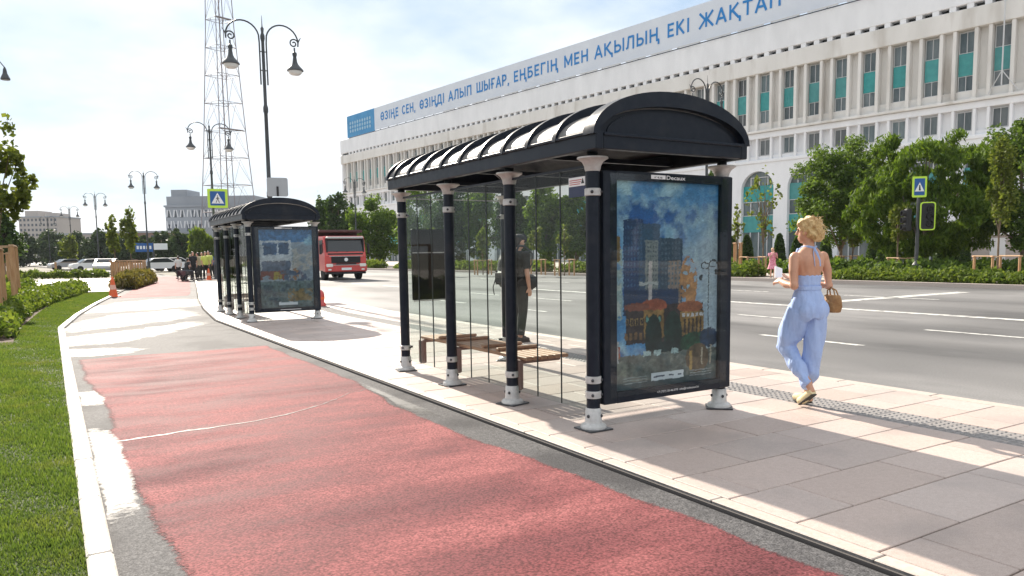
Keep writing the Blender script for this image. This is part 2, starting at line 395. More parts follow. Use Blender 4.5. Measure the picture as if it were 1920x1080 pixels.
# water lying on the lane: low spots that hold a thin film
def water_mat():
    m_ = bpy.data.materials.new('water_film'); m_.use_nodes = True
    b = m_.node_tree.nodes['Principled BSDF']; b.inputs['Base Color'].default_value = (.12, .115, .11, 1); b.inputs['Roughness'].default_value = .5; b.inputs['IOR'].default_value = 1.36
    edge_fade(m_, 17, 1.0); return m_
M_water = water_mat()
def puddle(label, outline, z=LZ+.005, jit=.05, seed=0):
    """outline: closed list of (x, y); resampled with a ragged edge, thinning out towards the rim"""
    pts = []; outline = [(x*SQ, y*SQ) for x, y in outline]
    n_ = len(outline)
    for i in range(n_):
        a = Vector((*outline[i], 0)); b = Vector((*outline[(i+1) % n_], 0)); k = max(2, int((b-a).length/.12))
        d = (b-a).normalized() if (b-a).length > 0 else Vector((1, 0, 0)); nn = Vector((-d.y, d.x, 0))
        for j in range(k):
            p = a.lerp(b, j/k); p = p + nn*jit*(noise.noise(Vector((p.x*3, p.y*3, seed)))+.6*noise.noise(Vector((p.x*9, p.y*9, seed+4)))); pts.append(p)
    c = sum(pts, Vector())/len(pts); m_ = len(pts); vs = []; ev = []; fs = []
    for sc_, e_ in ((1.18, -.05), (1.0, .14), (.8, .34), (.5, .55)):
        for p in pts: q = c.lerp(p, sc_); vs.append((q.x, q.y, z)); ev.append(e_)
    vs.append((c.x, c.y, z)); ev.append(.6)
    for r_ in range(3):
        for i in range(m_): j = (i+1) % m_; fs.append((r_*m_+i, r_*m_+j, (r_+1)*m_+j, (r_+1)*m_+i))
    for i in range(m_): fs.append((3*m_+i, 3*m_+(i+1) % m_, 4*m_))
    o = MB().add(vs, fs).build('puddle', M_water); set_edge(o.data, ev)
    return tag(o, label, 'puddle', 'wet patches on the lane')
puddle('bright wet patch between lawn kerb and red coating, nearest the camera', [(.2, 5.0), (.36, 5.1), (.40, 6.0), (.39, 6.9), (.34, 7.4), (.2, 7.5)], jit=.02, seed=1)
puddle('small round wet patch on the asphalt strip beside the lawn kerb', [(.2, 8.95), (.38, 8.9), (.41, 9.3), (.34, 9.8), (.2, 9.8)], jit=.02, seed=2)
puddle('bright wet patch just past the end of the near red coating', [(.15, 13.5), (.9, 13.45), (1.25, 13.9), (.8, 14.4), (.15, 14.6)], jit=.12, seed=3)
puddle('long bright wet band across the asphalt behind the near red coating', [(.15, 15.2), (1.2, 15.5), (2.2, 17.0), (2.9, 18.2), (2.6, 18.9), (1.4, 17.6), (.15, 16.9)], jit=.16, seed=4)
puddle('broad wet sheet over the asphalt left of the far shelter', [(.15, 18.3), (1.0, 18.6), (2.1, 19.6), (3.2, 21.0), (3.0, 23.6), (1.4, 22.6), (.5, 20.5)], jit=.2, seed=5)
puddle('farthest wet sheet on the asphalt before the second red coating', [(.9, 24.2), (2.6, 24.4), (3.9, 25.2), (4.3, 28.8), (3.2, 29.8), (1.9, 28.6), (1.0, 26.0)], jit=.2, seed=6)
puddle('wet strip in the gutter between red coating and platform kerb', [(2.92, 6.5), (3.07, 6.4), (3.08, 8.6), (3.0, 8.3), (2.98, 7.6), (2.9, 7.0)], jit=.012, seed=7)
tr = [(.36, 7.0), (.7, 7.02), (1.1, 7.06), (1.55, 7.12), (2.0, 7.3), (2.4, 7.62), (2.75, 7.95), (3.0, 8.1)]
tw = MB(); vv = []; ff = []
for i in range(57):
    t_ = i/56*(len(tr)-1); k = min(int(t_), len(tr)-2); a = Vector(tr[k]).lerp(Vector(tr[k+1]), t_-k)
    w_ = .014+.034*abs(noise.noise(Vector((i*.35, 3, 0))))-.010*(i/56); a.y += .05*noise.noise(Vector((i*.2, 0, 7)))+.02*noise.noise(Vector((i*.7, 3, 7)))
    a *= SQ; vv += [(a.x, a.y-w_, LZ+.006), (a.x, a.y+w_, LZ+.006)]
for i in range(56): ff.append((2*i, 2*i+1, 2*i+3, 2*i+2)[::-1])
tro = tw.add(vv, ff).build('puddle', M_water); set_edge(tro.data, [.32]*len(vv))
tag(tro, 'thin pale water trickle running right across the red lane', 'puddle', 'wet patches on the lane')

# platform: bed, kerb stones, paving slabs, tactile tiles
ys_pl = list(np.concatenate([np.arange(-30, 18, 6), np.arange(18, 62, 2)]))
bed = MB(); vv = []; ff = []
for y in ys_pl:
    o_ = off(y); vv += [(3.13+o_, y, 0.0), (3.13+o_, y, PZ-.018), (7.22+o_, y, PZ-.018), (7.22+o_, y, 0.0)]
for i in range(len(ys_pl)-1):
    for k in range(3): ff.append((4*i+k, 4*i+k+1, 4*i+k+5, 4*i+k+4))
plat = bed.add(vv, ff).build('platform', M_joint); tag(plat, kind='structure')
def slab_mesh(w, d, h=.05, z1=0.0): return MB().box(0, w, 0, d, z1-h, z1, bev=.004).mesh('slab')
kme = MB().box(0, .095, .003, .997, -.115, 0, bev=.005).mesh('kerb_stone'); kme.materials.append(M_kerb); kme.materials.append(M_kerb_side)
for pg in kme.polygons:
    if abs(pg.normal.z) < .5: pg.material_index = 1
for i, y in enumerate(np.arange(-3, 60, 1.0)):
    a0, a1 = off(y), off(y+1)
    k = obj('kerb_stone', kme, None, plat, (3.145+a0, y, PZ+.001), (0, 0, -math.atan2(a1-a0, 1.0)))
kme2 = MB().box(0, .15, .004, .996, -.12, 0, bev=.008).mesh('kerb_stone'); kme2.materials.append(M_kerb)
for i, y in enumerate(np.arange(-3, 60, 1.0)):
    a0, a1 = off(y), off(y+1)
    obj('kerb_stone', kme2, None, plat, (7.12+a0, y, PZ+.004), (0, 0, -math.atan2(a1-a0, 1.0)))
slab_cache = {}
TX0, TX1 = 5.82, 6.22
rest = MB(); count = 0
tile_me = MB(); tile_me.box(.003, .397, .003, .397, -.05, 0, bev=.004)
for ix in range(6):
    for iy in range(6):
        cx, cy = .04+ix*.064, .04+iy*.064
        tile_me.add([(cx-.018, cy-.018, 0), (cx+.018, cy-.018, 0), (cx+.018, cy+.018, 0), (cx-.018, cy+.018, 0), (cx-.011, cy-.011, .007), (cx+.011, cy-.011, .007), (cx+.011, cy+.011, .007), (cx-.011, cy+.011, .007)],
                    [(4, 5, 6, 7), (0, 1, 5, 4), (1, 2, 6, 5), (2, 3, 7, 6), (3, 0, 4, 7)])
tile_me = tile_me.mesh('tactile_tile'); tile_me.materials.append(M_tactile)
row = .46; y = .2; ri = 0
while y < 45:
    o_ = off(y+row/2)
    cuts = [3.246]
    x = 3.246 + [.30, .72, .52][ri % 3] + random.uniform(-.06, .06)
    while x < TX0-.25: cuts.append(x); x += random.choice([.62, .92, .92, .78])
    cuts.append(TX0); segs = list(zip(cuts[:-1], cuts[1:]))
    segs += [(TX1, TX1+.5 if ri % 2 else TX1+.3), (TX1+.5 if ri % 2 else TX1+.3, 7.115)]
    for a, b in segs:
        if count < 290:
            w_ = round(b-a-.008, 2)
            if w_ not in slab_cache:
                me_ = slab_mesh(w_, row-.010); me_.materials.append(M_slab); slab_cache[w_] = me_
            obj('slab', slab_cache[w_], None, plat, (a+o_+.003, y+.003, PZ+random.uniform(-.001, .0015))); count += 1
        else:
            rest.box(a+o_+.003, b+o_-.003, y+.003, y+row-.003, PZ-.05, PZ)
    y += row; ri += 1
tag(rest.build('slab_field', M_slab, plat), kind='stuff')
for i, yy in enumerate(np.arange(.2, 34, .4)):
    obj('tactile_tile', tile_me, None, plat, (TX0+off(yy)+.001, yy, PZ-.003))

# lawn kerb on the left
kroot = MB(); vv = []; ff = []
for y in ys_pl:
    o_ = off(y)*(1 if y < 32 else 1); vv += [(.07+o_, y, 0), (.07+o_, y, .11), (.17+o_, y, .11), (.17+o_, y, 0)]
for i in range(len(ys_pl)-1):
    for k in range(3): ff.append((4*i+k, 4*i+k+1, 4*i+k+5, 4*i+k+4))
lk = kroot.add(vv, ff).build('lawn_kerb', M_joint); tag(lk, kind='structure')
kme3 = MB().box(0, .115, .003, .997, -.07, 0, bev=.012).mesh('kerb_stone'); kme3.materials.append(mat('lawn_kerb_stone', (.58, .53, .47), (.66, .61, .55), rough=.6, scale=14, bump=.35, bscale=40, objrand=.06, c3=(.36, .32, .26), c3scale=6, c3lo=.56, c3hi=.72))
for y in np.arange(-2, 32, 1.0):
    a0, a1 = off(y), off(y+1)
    obj('kerb_stone', kme3, None, lk, (.06+a0, y, .128+random.uniform(-.002, .002)), (0, 0, -math.atan2(a1-a0, 1.0)))

# lawn, bed and side path
sheet('lawn', lambda y: -14, lambda y: .075+off(y), list(np.arange(-20, 33, 1.5)), .098, M_turf)
sheet('side_path', lambda y: -30, lambda y: .1+off(y), list(np.arange(37, 62, 2)), .082, M_pave_far)
sheet('planting_soil', lambda y: -14, lambda y: -.62+.5*off(y), list(np.arange(15, 36.5, 1.5)), .106, M_soil)
nb = 150000
gy = 2.5 + 33*rng.random(nb)**1.9
gw = np.minimum(1.6, .5+.06*gy)
gxr = np.array([off(v) for v in gy]) + .066
gx = gxr - (rng.random(nb)**.9)*gw*1.0
keep = (gy < 15.5) | (gx > -.62+.5*(gxr-.066))
gx, gy = gx[keep], gy[keep]; nb = len(gx)
hh = (.016+.022*rng.random(nb))*(1+.5*np.sin(gx*7+gy*3)*np.sin(gy*2.1)); az = rng.random(nb)*6.283; lean = .018*rng.random(nb)+.004
wd = .0022+.0016*rng.random(nb) + .00025*gy
base = np.stack([gx, gy, np.full(nb, .098)], 1)
dirw = np.stack([np.cos(az), np.sin(az), np.zeros(nb)], 1); dl = np.stack([-np.sin(az), np.cos(az), np.zeros(nb)], 1)
V = np.empty((nb, 3, 3)); V[:, 0] = base-dirw*wd[:, None]; V[:, 1] = base+dirw*wd[:, None]; V[:, 2] = base+dl*lean[:, None]+np.array([0, 0, 1])*hh[:, None]
F = np.arange(nb*3).reshape(-1, 3)
tag(obj('grass', np_mesh('grass', V.reshape(-1, 3), F, M_grass)), 'short green mown grass along the left kerb', 'grass', kind='stuff')

# road markings
def mark(x0, x1, y0, y1, z=.004):
    o = MB().add([(x0, y0, z), (x1, y0, z), (x1, y1, z), (x0, y1, z)], [(0, 1, 2, 3)]).build('road_marking', M_white_paint); return tag(o, kind='structure')
mark(16.65, 16.95, -30, 26)
for y in np.arange(-15, 24, 4.4): mark(10.65, 10.78, y+.1, y+2.1)
for y in np.arange(-15, 40, 4.4): mark(13.55, 13.68, y+3.0, y+5.2)
for y in np.arange(-12, 40, 6): mark(21.5, 21.66, y, y+3)
mark(17.2, 25.6, 13.2, 13.65)

# far pavement with kerb
ys_fk = [-200, -120, -60, -30, 0, 10, 20, 30, 40, 50, 60, 70, 90, 110, 140, 160, 220, 300]
sheet('far_pavement', far_kerb, lambda y: far_kerb(y)+38, ys_fk, .10, M_pave_far)
fk = MB(); 
for a, b in zip(ys_fk[:-1], ys_fk[1:]):
    xa, xb = far_kerb(a), far_kerb(b)
    fk.add([(xa-.1, a, 0), (xb-.1, b, 0), (xb-.1, b, .15), (xa-.1, a, .15), (xb+.2, b, .15), (xa+.2, a, .15)], [(0, 1, 2, 3), (3, 2, 4, 5)])
tag(fk.build('far_kerb', M_kerb), kind='structure')
# ------------------------------------------------------------------ text helper
def text_mesh(s, size=1.0, fit=None, thick=0.0, extrude=0.0, bold=0.0):
    """text in the xz plane, left-bottom at the origin, fitted to fit=(width, cap height)"""
    cu = bpy.data.curves.new('text', 'FONT'); cu.body = s; cu.size = size; cu.offset = thick; cu.extrude = extrude; cu.resolution_u = 6
    to = bpy.data.objects.new('text', cu); COL.objects.link(to)
    dg = bpy.context.evaluated_depsgraph_get(); me = bpy.data.meshes.new_from_object(to.evaluated_get(dg))
    bpy.data.objects.remove(to); bpy.data.curves.remove(cu)
    co = np.empty(len(me.vertices)*3); me.vertices.foreach_get('co', co); co = co.reshape(-1, 3)
    x0, x1 = co[:, 0].min(), co[:, 0].max(); out_ = np.empty_like(co)
    sx = sz = 1.0
    cap = .73*size
    if fit: sx = fit[0]/(x1-x0); sz = fit[1]/cap
    if bold: sx = (fit[0]-2*bold)/(x1-x0)
    out_[:, 0] = (co[:, 0]-x0)*sx; out_[:, 1] = -co[:, 2]; out_[:, 2] = co[:, 1]*sz
    me.vertices.foreach_set('co', out_.ravel()); me.update(); me.materials.clear()
    if bold:
        b3 = bmesh.new()
        for k, d in enumerate((0, bold, 2*bold)):
            m3 = me.copy(); m3.transform(Matrix.Translation((d, -.004*k, 0))); b3.from_mesh(m3); bpy.data.meshes.remove(m3)
        b3.to_mesh(me); b3.free()
    return me

# heavy sans letters built from strokes: (width, [polyline, ...]) in units of the cap height
def _arc(cx, cy, rx_, ry_, a0, a1, n=12): return [(cx+rx_*math.cos(R(a0+(a1-a0)*k/n)), cy+ry_*math.sin(R(a0+(a1-a0)*k/n))) for k in range(n+1)]
_o = _arc(.33, .5, .24, .41, 0, 360, 24)
GLYPH = {
 'Ө': (.66, [_o, [(.1, .5), (.56, .5)]]), 'З': (.56, [_arc(.25, .71, .20, .20, 150, -90), _arc(.25, .29, .22, .20, 90, -150)]),
 'І': (.26, [[(.13, 0), (.13, 1)]]), 'Н': (.64, [[(.1, 0), (.1, 1)], [(.54, 0), (.54, 1)], [(.1, .5), (.54, .5)]]),
 'Ң': (.70, [[(.1, 0), (.1, 1)], [(.54, 0), (.54, 1)], [(.1, .5), (.54, .5)], [(.54, .09), (.66, .09), (.66, -.2)]]),
 'Е': (.52, [[(.48, .91), (.1, .91)], [(.1, 1), (.1, 0)], [(.1, .09), (.48, .09)], [(.1, .5), (.44, .5)]]), 'С': (.60, [_arc(.33, .5, .24, .41, 52, 308, 18)]),
 'Д': (.70, [[(.03, -.16), (.03, .09), (.66, .09), (.66, -.16)], [(.13, .09), (.22, .91), (.55, .91), (.55, .09)]]), 'А': (.66, [[(.06, 0), (.33, .97), (.60, 0)], [(.16, .3), (.50, .3)]]),
 'Л': (.64, [[(.04, .09), (.14, .14), (.2, .91), (.54, .91), (.54, 0)]]), 'Ы': (.82, [[(.1, 1), (.1, 0)], [(.1, .09)]+_arc(.3, .32, .2, .23, -90, 90)+[(.1, .55)], [(.72, 0), (.72, 1)]]),
 'П': (.64, [[(.1, 0), (.1, 1)], [(.1, .91), (.54, .91)], [(.54, 1), (.54, 0)]]), 'Ш': (.90, [[(.1, 1), (.1, 0)], [(.45, 1), (.45, 0)], [(.8, 1), (.8, 0)], [(.1, .09), (.8, .09)]]),
 'Ғ': (.54, [[(.14, 0), (.14, 1)], [(.14, .91), (.50, .91)], [(.0, .45), (.38, .45)]]), 'Р': (.58, [[(.1, 0), (.1, 1)], [(.1, .91)]+_arc(.30, .67, .2, .24, 90, -90)+[(.1, .43)]]),
 'Б': (.60, [[(.1, 0), (.1, 1)], [(.1, .91), (.48, .91)], [(.1, .57)]+_arc(.3, .33, .2, .24, 90, -90)+[(.1, .09)]]), 'Г': (.50, [[(.1, 0), (.1, 1)], [(.1, .91), (.48, .91)]]),
 'М': (.80, [[(.1, 0), (.1, 1)], [(.1, .95), (.40, .2), (.70, .95)], [(.70, 1), (.70, 0)]]), 'К': (.62, [[(.1, 0), (.1, 1)], [(.1, .46), (.54, 1)], [(.22, .58), (.57, 0)]]),
 'Қ': (.68, [[(.1, 0), (.1, 1)], [(.1, .46), (.54, 1)], [(.22, .58), (.55, .06), (.64, .06), (.64, -.2)]]), 'Ж': (.92, [[(.46, 0), (.46, 1)], [(.06, 0), (.40, .52), (.08, 1)], [(.86, 0), (.52, .52), (.84, 1)]]),
 'Т': (.58, [[(.02, .91), (.56, .91)], [(.29, .91), (.29, 0)]]), ',': (.24, [[(.13, .12), (.08, -.16)]])}
def stroke_word(word, width, cap, wt=.165):
    mb = MB(); tot = sum(GLYPH[c][0]+.09 for c in word)-.09; sx = width/tot; x = 0.0; lev = 0
    for c in word:
        w_, lines = GLYPH[c]
        for ln in lines:
            for a, b in zip(ln[:-1], ln[1:]):
                A = Vector(((x+a[0])*sx, a[1]*cap, 0)); B = Vector(((x+b[0])*sx, b[1]*cap, 0)); d = (B-A)
                if d.length < 1e-5: continue
                d.normalize(); nn = Vector((-d.y, d.x, 0)); hw_ = wt*cap*.5; ext = hw_*.45 if len(ln) > 2 else 0
                A2 = A-d*ext; B2 = B+d*ext; y_ = -.003*(lev % 7); lev += 1
                q = [A2-nn*hw_, B2-nn*hw_, B2+nn*hw_, A2+nn*hw_]; mb.add([(p.x, y_, p.y) for p in q], [(0, 1, 2, 3)])
        x += w_+.09
    return mb

# ------------------------------------------------------------------ posters (flat prints, colour written per vertex)
def vnoise(u, v, s, seed, oct_=4):
    """value noise on arrays"""
    tot = np.zeros_like(u); amp = 1.0; nrm = 0
    for k in range(oct_):
        g = np.random.default_rng(seed+k).random((64, 64)); x = u*s*(2**k); y = v*s*(2**k)
        xi = np.floor(x).astype(int); yi = np.floor(y).astype(int); fx = x-xi; fy = y-yi
        fx = fx*fx*(3-2*fx); fy = fy*fy*(3-2*fy)
        a = g[xi % 64, yi % 64]*(1-fx)+g[(xi+1) % 64, yi % 64]*fx; b = g[xi % 64, (yi+1) % 64]*(1-fx)+g[(xi+1) % 64, (yi+1) % 64]*fx
        tot += amp*(a*(1-fy)+b*fy); nrm += amp; amp *= .55
    return tot/nrm
def paint_city(u, v):
    c = np.zeros(u.shape+(3,)); n1 = vnoise(u, v*1.5, 4, 1); n2 = vnoise(u, v*1.5, 14, 20); n3 = vnoise(u, v*1.5, 30, 40, 2)
    def lay(mask, col, var=.13, k=1.0):
        m_ = (np.clip(mask, 0, 1)*k)[..., None]; cc = np.array(col)*(1+var*(n3-.5)*2+var*(n2-.5)*2)[..., None]
        c[:] = c*(1-m_)+cc*m_
    uu = u+.008*(n2-.5); vv = v+.006*(n3-.5)
    rect = lambda a, b, d, e: ((uu > a) & (uu < b) & (vv > d) & (vv < e)).astype(float)
    disc = lambda a, b, r1, r2: (((uu-a)/r1)**2+((vv-b)/r2)**2 < 1).astype(float)
    lay(np.ones_like(u), (.10, .28, .48)); lay((n1-.42)*5, (.42, .58, .62)); lay((vv < .93)*(n1*.7+.3*n2-.5)*7, (.03, .13, .33))
    lay(np.clip((uu-.45)*2.2, 0, 1)*np.clip((.95-vv)*4, 0, 1), (.42, .47, .48), .15, .8)
    lay(rect(.08, .26, .40, .82), (.02, .06, .15)); lay(rect(.22, .42, .40, .80), (.05, .10, .16)); lay(rect(.28, .40, .45, .72), (.22, .25, .24))
    lay(rect(.42, .64, .36, .73), (.05, .09, .13)); lay(rect(.50, .62, .38, .62), (.24, .20, .17), .4); lay(rect(.08, .6, .36, .48), (.015, .05, .12))
    grid = lambda a, b, p, q: (((u*a) % 1 < p) & ((v*b) % 1 < q)).astype(float)
    lay(rect(.09, .25, .5, .8)*grid(34, 40, .5, .55), (.05, .12, .22), .3); lay(rect(.29, .395, .46, .71)*grid(40, 44, .5, .5), (.10, .12, .14), .3); lay(rect(.43, .63, .5, .72)*grid(30, 40, .5, .5), (.10, .15, .19), .3)
    lay(rect(.31, .345, .42, .62), (.45, .42, .4)); lay(rect(.22, .4, .505, .52), (.4, .42, .4)); lay(rect(.0, .07, .34, .68)*(n2 > .4), (.32, .42, .40))
    lay(rect(.0, .05, .62, .74), (.22, .15, .06)); lay(disc(.7, .5, .09, .14)*(n3 > .42), (.36, .20, .09), .5)
    lay(rect(.1, .85, .22, .405), (.055, .04, .04), .6); lay(disc(.36, .40, .13, .035), (.33, .10, .05), .3); lay(disc(.2, .40, .12, .02), (.22, .08, .05)); lay(disc(.72, .385, .13, .03), (.34, .13, .06), .3)
    lay(rect(.27, .46, .24, .38), (.27, .17, .06), .5); lay(rect(.62, .86, .24, .36), (.30, .19, .06), .5)
    for i in range(4):
        lay(rect(.10+i*.045, .125+i*.045, .31, .345), (.36, .25, .1), .2); lay(rect(.106+i*.045, .12+i*.045, .312, .34), (.02, .02, .03))
        lay(rect(.09+i*.045, .118+i*.045, .24, .275), (.22, .13, .06), .3)
    for i in range(3): lay(disc(.30+i*.06, .335, .018, .022), (.04, .05, .05)); lay(disc(.30+i*.06, .335, .010, .015), (.14, .3, .26))
    for i in range(5): lay(rect(.66+i*.04, .678+i*.04, .25, .325), (.05, .03, .03)); lay(rect(.64+i*.045, .67+i*.045, .335, .352), (.5, .5, .5))
    lay(disc(.36, .24, .08, .12), (.012, .035, .03), .5); lay(disc(.55, .25, .09, .12), (.014, .045, .035), .5); lay(rect(.3, .75, .15, .22), (.012, .03, .03), .6)
    lay(disc(.76, .20, .14, .055), (.02, .10, .05), .6); lay(disc(.92, .22, .1, .05), (.02, .05, .10), .5)
    lay((vv < .165).astype(float), (.16, .18, .16), .5); lay((vv < .16)*(n2-.5)*5, (.07, .10, .10), .4); lay((vv < .14)*(n1-.55)*6, (.3, .3, .24), .3)
    for a in (.3, .4, .57): lay(rect(a-.035, a+.035, .155, .18), (.36, .46, .45), .2)
    lay(disc(.80, .12, .12, .075), (.14, .10, .06), .4); lay(rect(.72, .745, .06, .16), (.42, .28, .1)); lay(rect(.84, .855, .08, .17), (.4, .36, .28)); lay(rect(.93, .945, .08, .18), (.4, .36, .28))
    lay(rect(.0, .05, .155, .21), (.45, .14, .05), .3); lay(rect(.02, .035, .13, .24), (.5, .5, .48))
    lay(rect(.905, .912, .22, .58), (.03, .04, .05)); lay(disc(.87, .59, .045, .02)-disc(.87, .588, .035, .014), (.03, .04, .05)); lay(disc(.955, .60, .045, .02)-disc(.955, .598, .035, .014), (.03, .04, .05))
    lay(disc(.83, .53, .018, .016), (.03, .04, .05)); lay(disc(.985, .555, .014, .016), (.03, .04, .05))
    lay(rect(.0, .06, .36, .52)*(n3 > .5), (.45, .5, .46)); lay((vv < .035).astype(float), (.06, .10, .11), .3)
    lay(rect(.34, .66, .028, .066), (.66, .69, .7), .04)
    for a, b in ((.36, .47), (.51, .56), (.60, .64)): lay(rect(a, b, .042, .05), (.1, .12, .16), .1)
    for i in range(3): lay(rect(.08, .30, .028+i*.013, .032+i*.013), (.3, .34, .34)); lay(rect(.72, .95, .028+i*.013, .032+i*.013), (.3, .34, .34))
    return c
def paint_van(u, v):
    c = np.zeros(u.shape+(3,)); n1 = vnoise(u, v*1.5, 4, 5); n2 = vnoise(u, v*1.5, 12, 25); n3 = vnoise(u, v*1.5, 26, 45, 2)
    def lay(mask, col, var=.13, k=1.0):
        m_ = (np.clip(mask, 0, 1)*k)[..., None]; cc = np.array(col)*(1+var*(n3-.5)*2+var*(n2-.5)*2)[..., None]; c[:] = c*(1-m_)+cc*m_
    uu = u+.008*(n2-.5); vv = v+.006*(n3-.5)
    rect = lambda a, b, d, e: ((uu > a) & (uu < b) & (vv > d) & (vv < e)).astype(float)
    disc = lambda a, b, r1, r2: (((uu-a)/r1)**2+((vv-b)/r2)**2 < 1).astype(float)
    lay(np.ones_like(u), (.26, .31, .35)); lay((vv > .84).astype(float), (.05, .17, .33), .4); lay((vv > .8)*(n1-.5)*6, (.25, .42, .5))
    lay(rect(.02, .60, .45, .86), (.45, .48, .5), .15); lay(rect(.08, .33, .68, .83), (.05, .10, .18), .5); lay(rect(.36, .55, .68, .83), (.05, .10, .18), .5)
    lay(rect(.04, .58, .42, .60), (.12, .15, .2), .4); lay(rect(.0, .5, .36, .47)*(n2 > .45), (.2, .08, .06)); lay(rect(.6, 1, .45, .75)*(n2 > .5), (.36, .36, .34))
    lay(rect(.45, .95, .33, .47)*(n2 > .48), (.08, .12, .18)); lay(rect(.55, .72, .35, .5)*(n3 > .5), (.3, .18, .1)); lay(rect(.25, .4, .36, .46)*(n2 > .5), (.3, .25, .06))
    lay((vv < .34).astype(float), (.13, .18, .18), .5); lay((vv < .3)*(n2-.5)*5, (.05, .08, .1), .4); lay(rect(.5, .98, .08, .24)*(n2 > .5), (.2, .15, .07), .4)
    lay(rect(.33, .68, .03, .068), (.62, .65, .66), .04)
    return c
def dabs(c, nu, nv, seed=3):
    """break a painting into short brush dabs"""
    i, j = np.meshgrid(np.arange(nu), np.arange(nv)); rg_ = np.random.default_rng(seed)
    for k, (a, b, amp) in enumerate(((4, 2, .9),)):
        sh = vnoise(i/nu, j/nv, 9, seed+60+k, 2)*30
        ci = ((i+sh) // a).astype(int); cj = ((j+sh*.6) // b).astype(int); h = (ci*73856093 ^ cj*19349663 ^ (k*8349279+seed)) & 0xffff
        tab = rg_.normal(size=(65536, 3)); d = tab[h]
        si = np.clip(i+np.round(d[..., 0]*amp*.8).astype(int), 0, nu-1); sj = np.clip(j+np.round(d[..., 1]*amp*.8).astype(int), 0, nv-1)
        c = c[sj, si]*(1+.10*d[..., 2])[..., None]
    return c
def poster_mesh(fn, w, h, nu=150, nv=220):
    uu, vv = np.meshgrid(np.linspace(0, 1, nu), np.linspace(0, 1, nv)); raw = fn(uu, vv); raw = raw**1.2*1.0; col = np.clip(dabs(raw, nu, nv), 0, 1); keep = (vv < .07); col[keep] = np.clip(raw[keep], 0, 1)
    V = np.stack([uu.ravel()*w, np.zeros(nu*nv), vv.ravel()*h], 1)
    i = np.arange(nu*nv).reshape(nv, nu); F = np.stack([i[:-1, :-1], i[:-1, 1:], i[1:, 1:], i[1:, :-1]], -1).reshape(-1, 4)
    me = np_mesh('poster', V, F, M_print)
    ca = me.color_attributes.new('Print', 'FLOAT_COLOR', 'POINT')
    ca.data.foreach_set('color', np.concatenate([col.reshape(-1, 3), np.ones((nu*nv, 1))], 1).astype(np.float32).ravel())
    return me

# ------------------------------------------------------------------ bus shelter
RX0, RX1 = -.15, 1.47                     # roof edges across
RCX, RA = (RX0+RX1)/2, (RX1-RX0)/2
ZB0, ZB1, RISE = 2.185, 2.315, .285        # edge beam, rise of the vault
def arch_pts(dr, n=28, z0=ZB1-.02):
    return [(RCX+(RA+dr*(.3 if dr > 0 else 1))*math.cos(math.pi*(1-k/n)), z0+(RISE+dr)*math.sin(math.pi*(1-k/n))) for k in range(n+1)]
def arch_strip(y0, y1, din, dout, n=28):
    a = arch_pts(din, n); b = arch_pts(dout, n); mb = MB(); vs = []; fs = []
    for (x, z), (X, Z) in zip(a, b): vs += [(x, y0, z), (X, y0, Z), (X, y1, Z), (x, y1, z)]
    for i in range(n):
        for k in range(4): fs.append((4*i+k, 4*i+(k+1) % 4, 4*i+4+(k+1) % 4, 4*i+4+k))
    fs += [(0, 1, 2, 3), (4*n+3, 4*n+2, 4*n+1, 4*n)]
    return mb.add(vs, fs)
def shelter_meshes():
    S = {}
    p = MB(); p.lathe([(.055, .12), (.055, 2.10), (.042, 2.11), (.042, ZB0+.01)], 20); S['post'] = (p.mesh('post', 40), M_dark_metal)
    b = MB(); b.lathe([(.105, .012), (.105, .03), (.098, .042), (.072, .055), (.068, .075), (.064, .17), (.058, .178)], 20); S['base'] = (b.mesh('base', 35), M_cast)
    b = MB(); b.box(-.115, .115, -.115, .115, 0, .014, bev=.004); S['base_plate'] = (b.mesh('base_plate'), M_bolt)
    b = MB()
    for a in (0.6, 1.9, 3.6, 5.0): b.ell((.066*math.cos(a-1.6), .066*math.sin(a-1.6), .115), .014, .014, .014, 8, 6)
    S['base_bolt'] = (b.mesh('base_bolt', 60), M_bolt)
    c = MB(); c.lathe([(.056, 2.045), (.062, 2.06), (.066, 2.085), (.082, 2.115), (.110, 2.135), (.122, 2.14), (.122, 2.152), (.06, 2.156)], 20); S['capital'] = (c.mesh('capital', 40), M_cast)
    k = MB(); k.lathe([(.056, -.03), (.064, -.026), (.064, .026), (.056, .03)], 20); S['clamp'] = (k.mesh('clamp', 40), M_cast)
    k = MB()
    for a in (-2.3, -.8): k.ell((.066*math.cos(a), .066*math.sin(a), 0), .013, .013, .013, 8, 6)
    k.cyl((.05, .03, 0), (.095, .045, 0), .015, 8); S['clamp_bolt'] = (k.mesh('clamp_bolt', 60), M_bolt)
    S['rib'] = (arch_strip(-.024, .024, -.012, .080).mesh('roof_rib', 40), M_dark_metal)
    S['panel'] = (arch_strip(0, .412, -.006, .0).mesh('roof_panel', 40), M_roof_panel)
    return S
SH = shelter_meshes()
Y_NEAR, Y_FAR, RIB0, RIBD = -.24, 3.80, -.13, .412
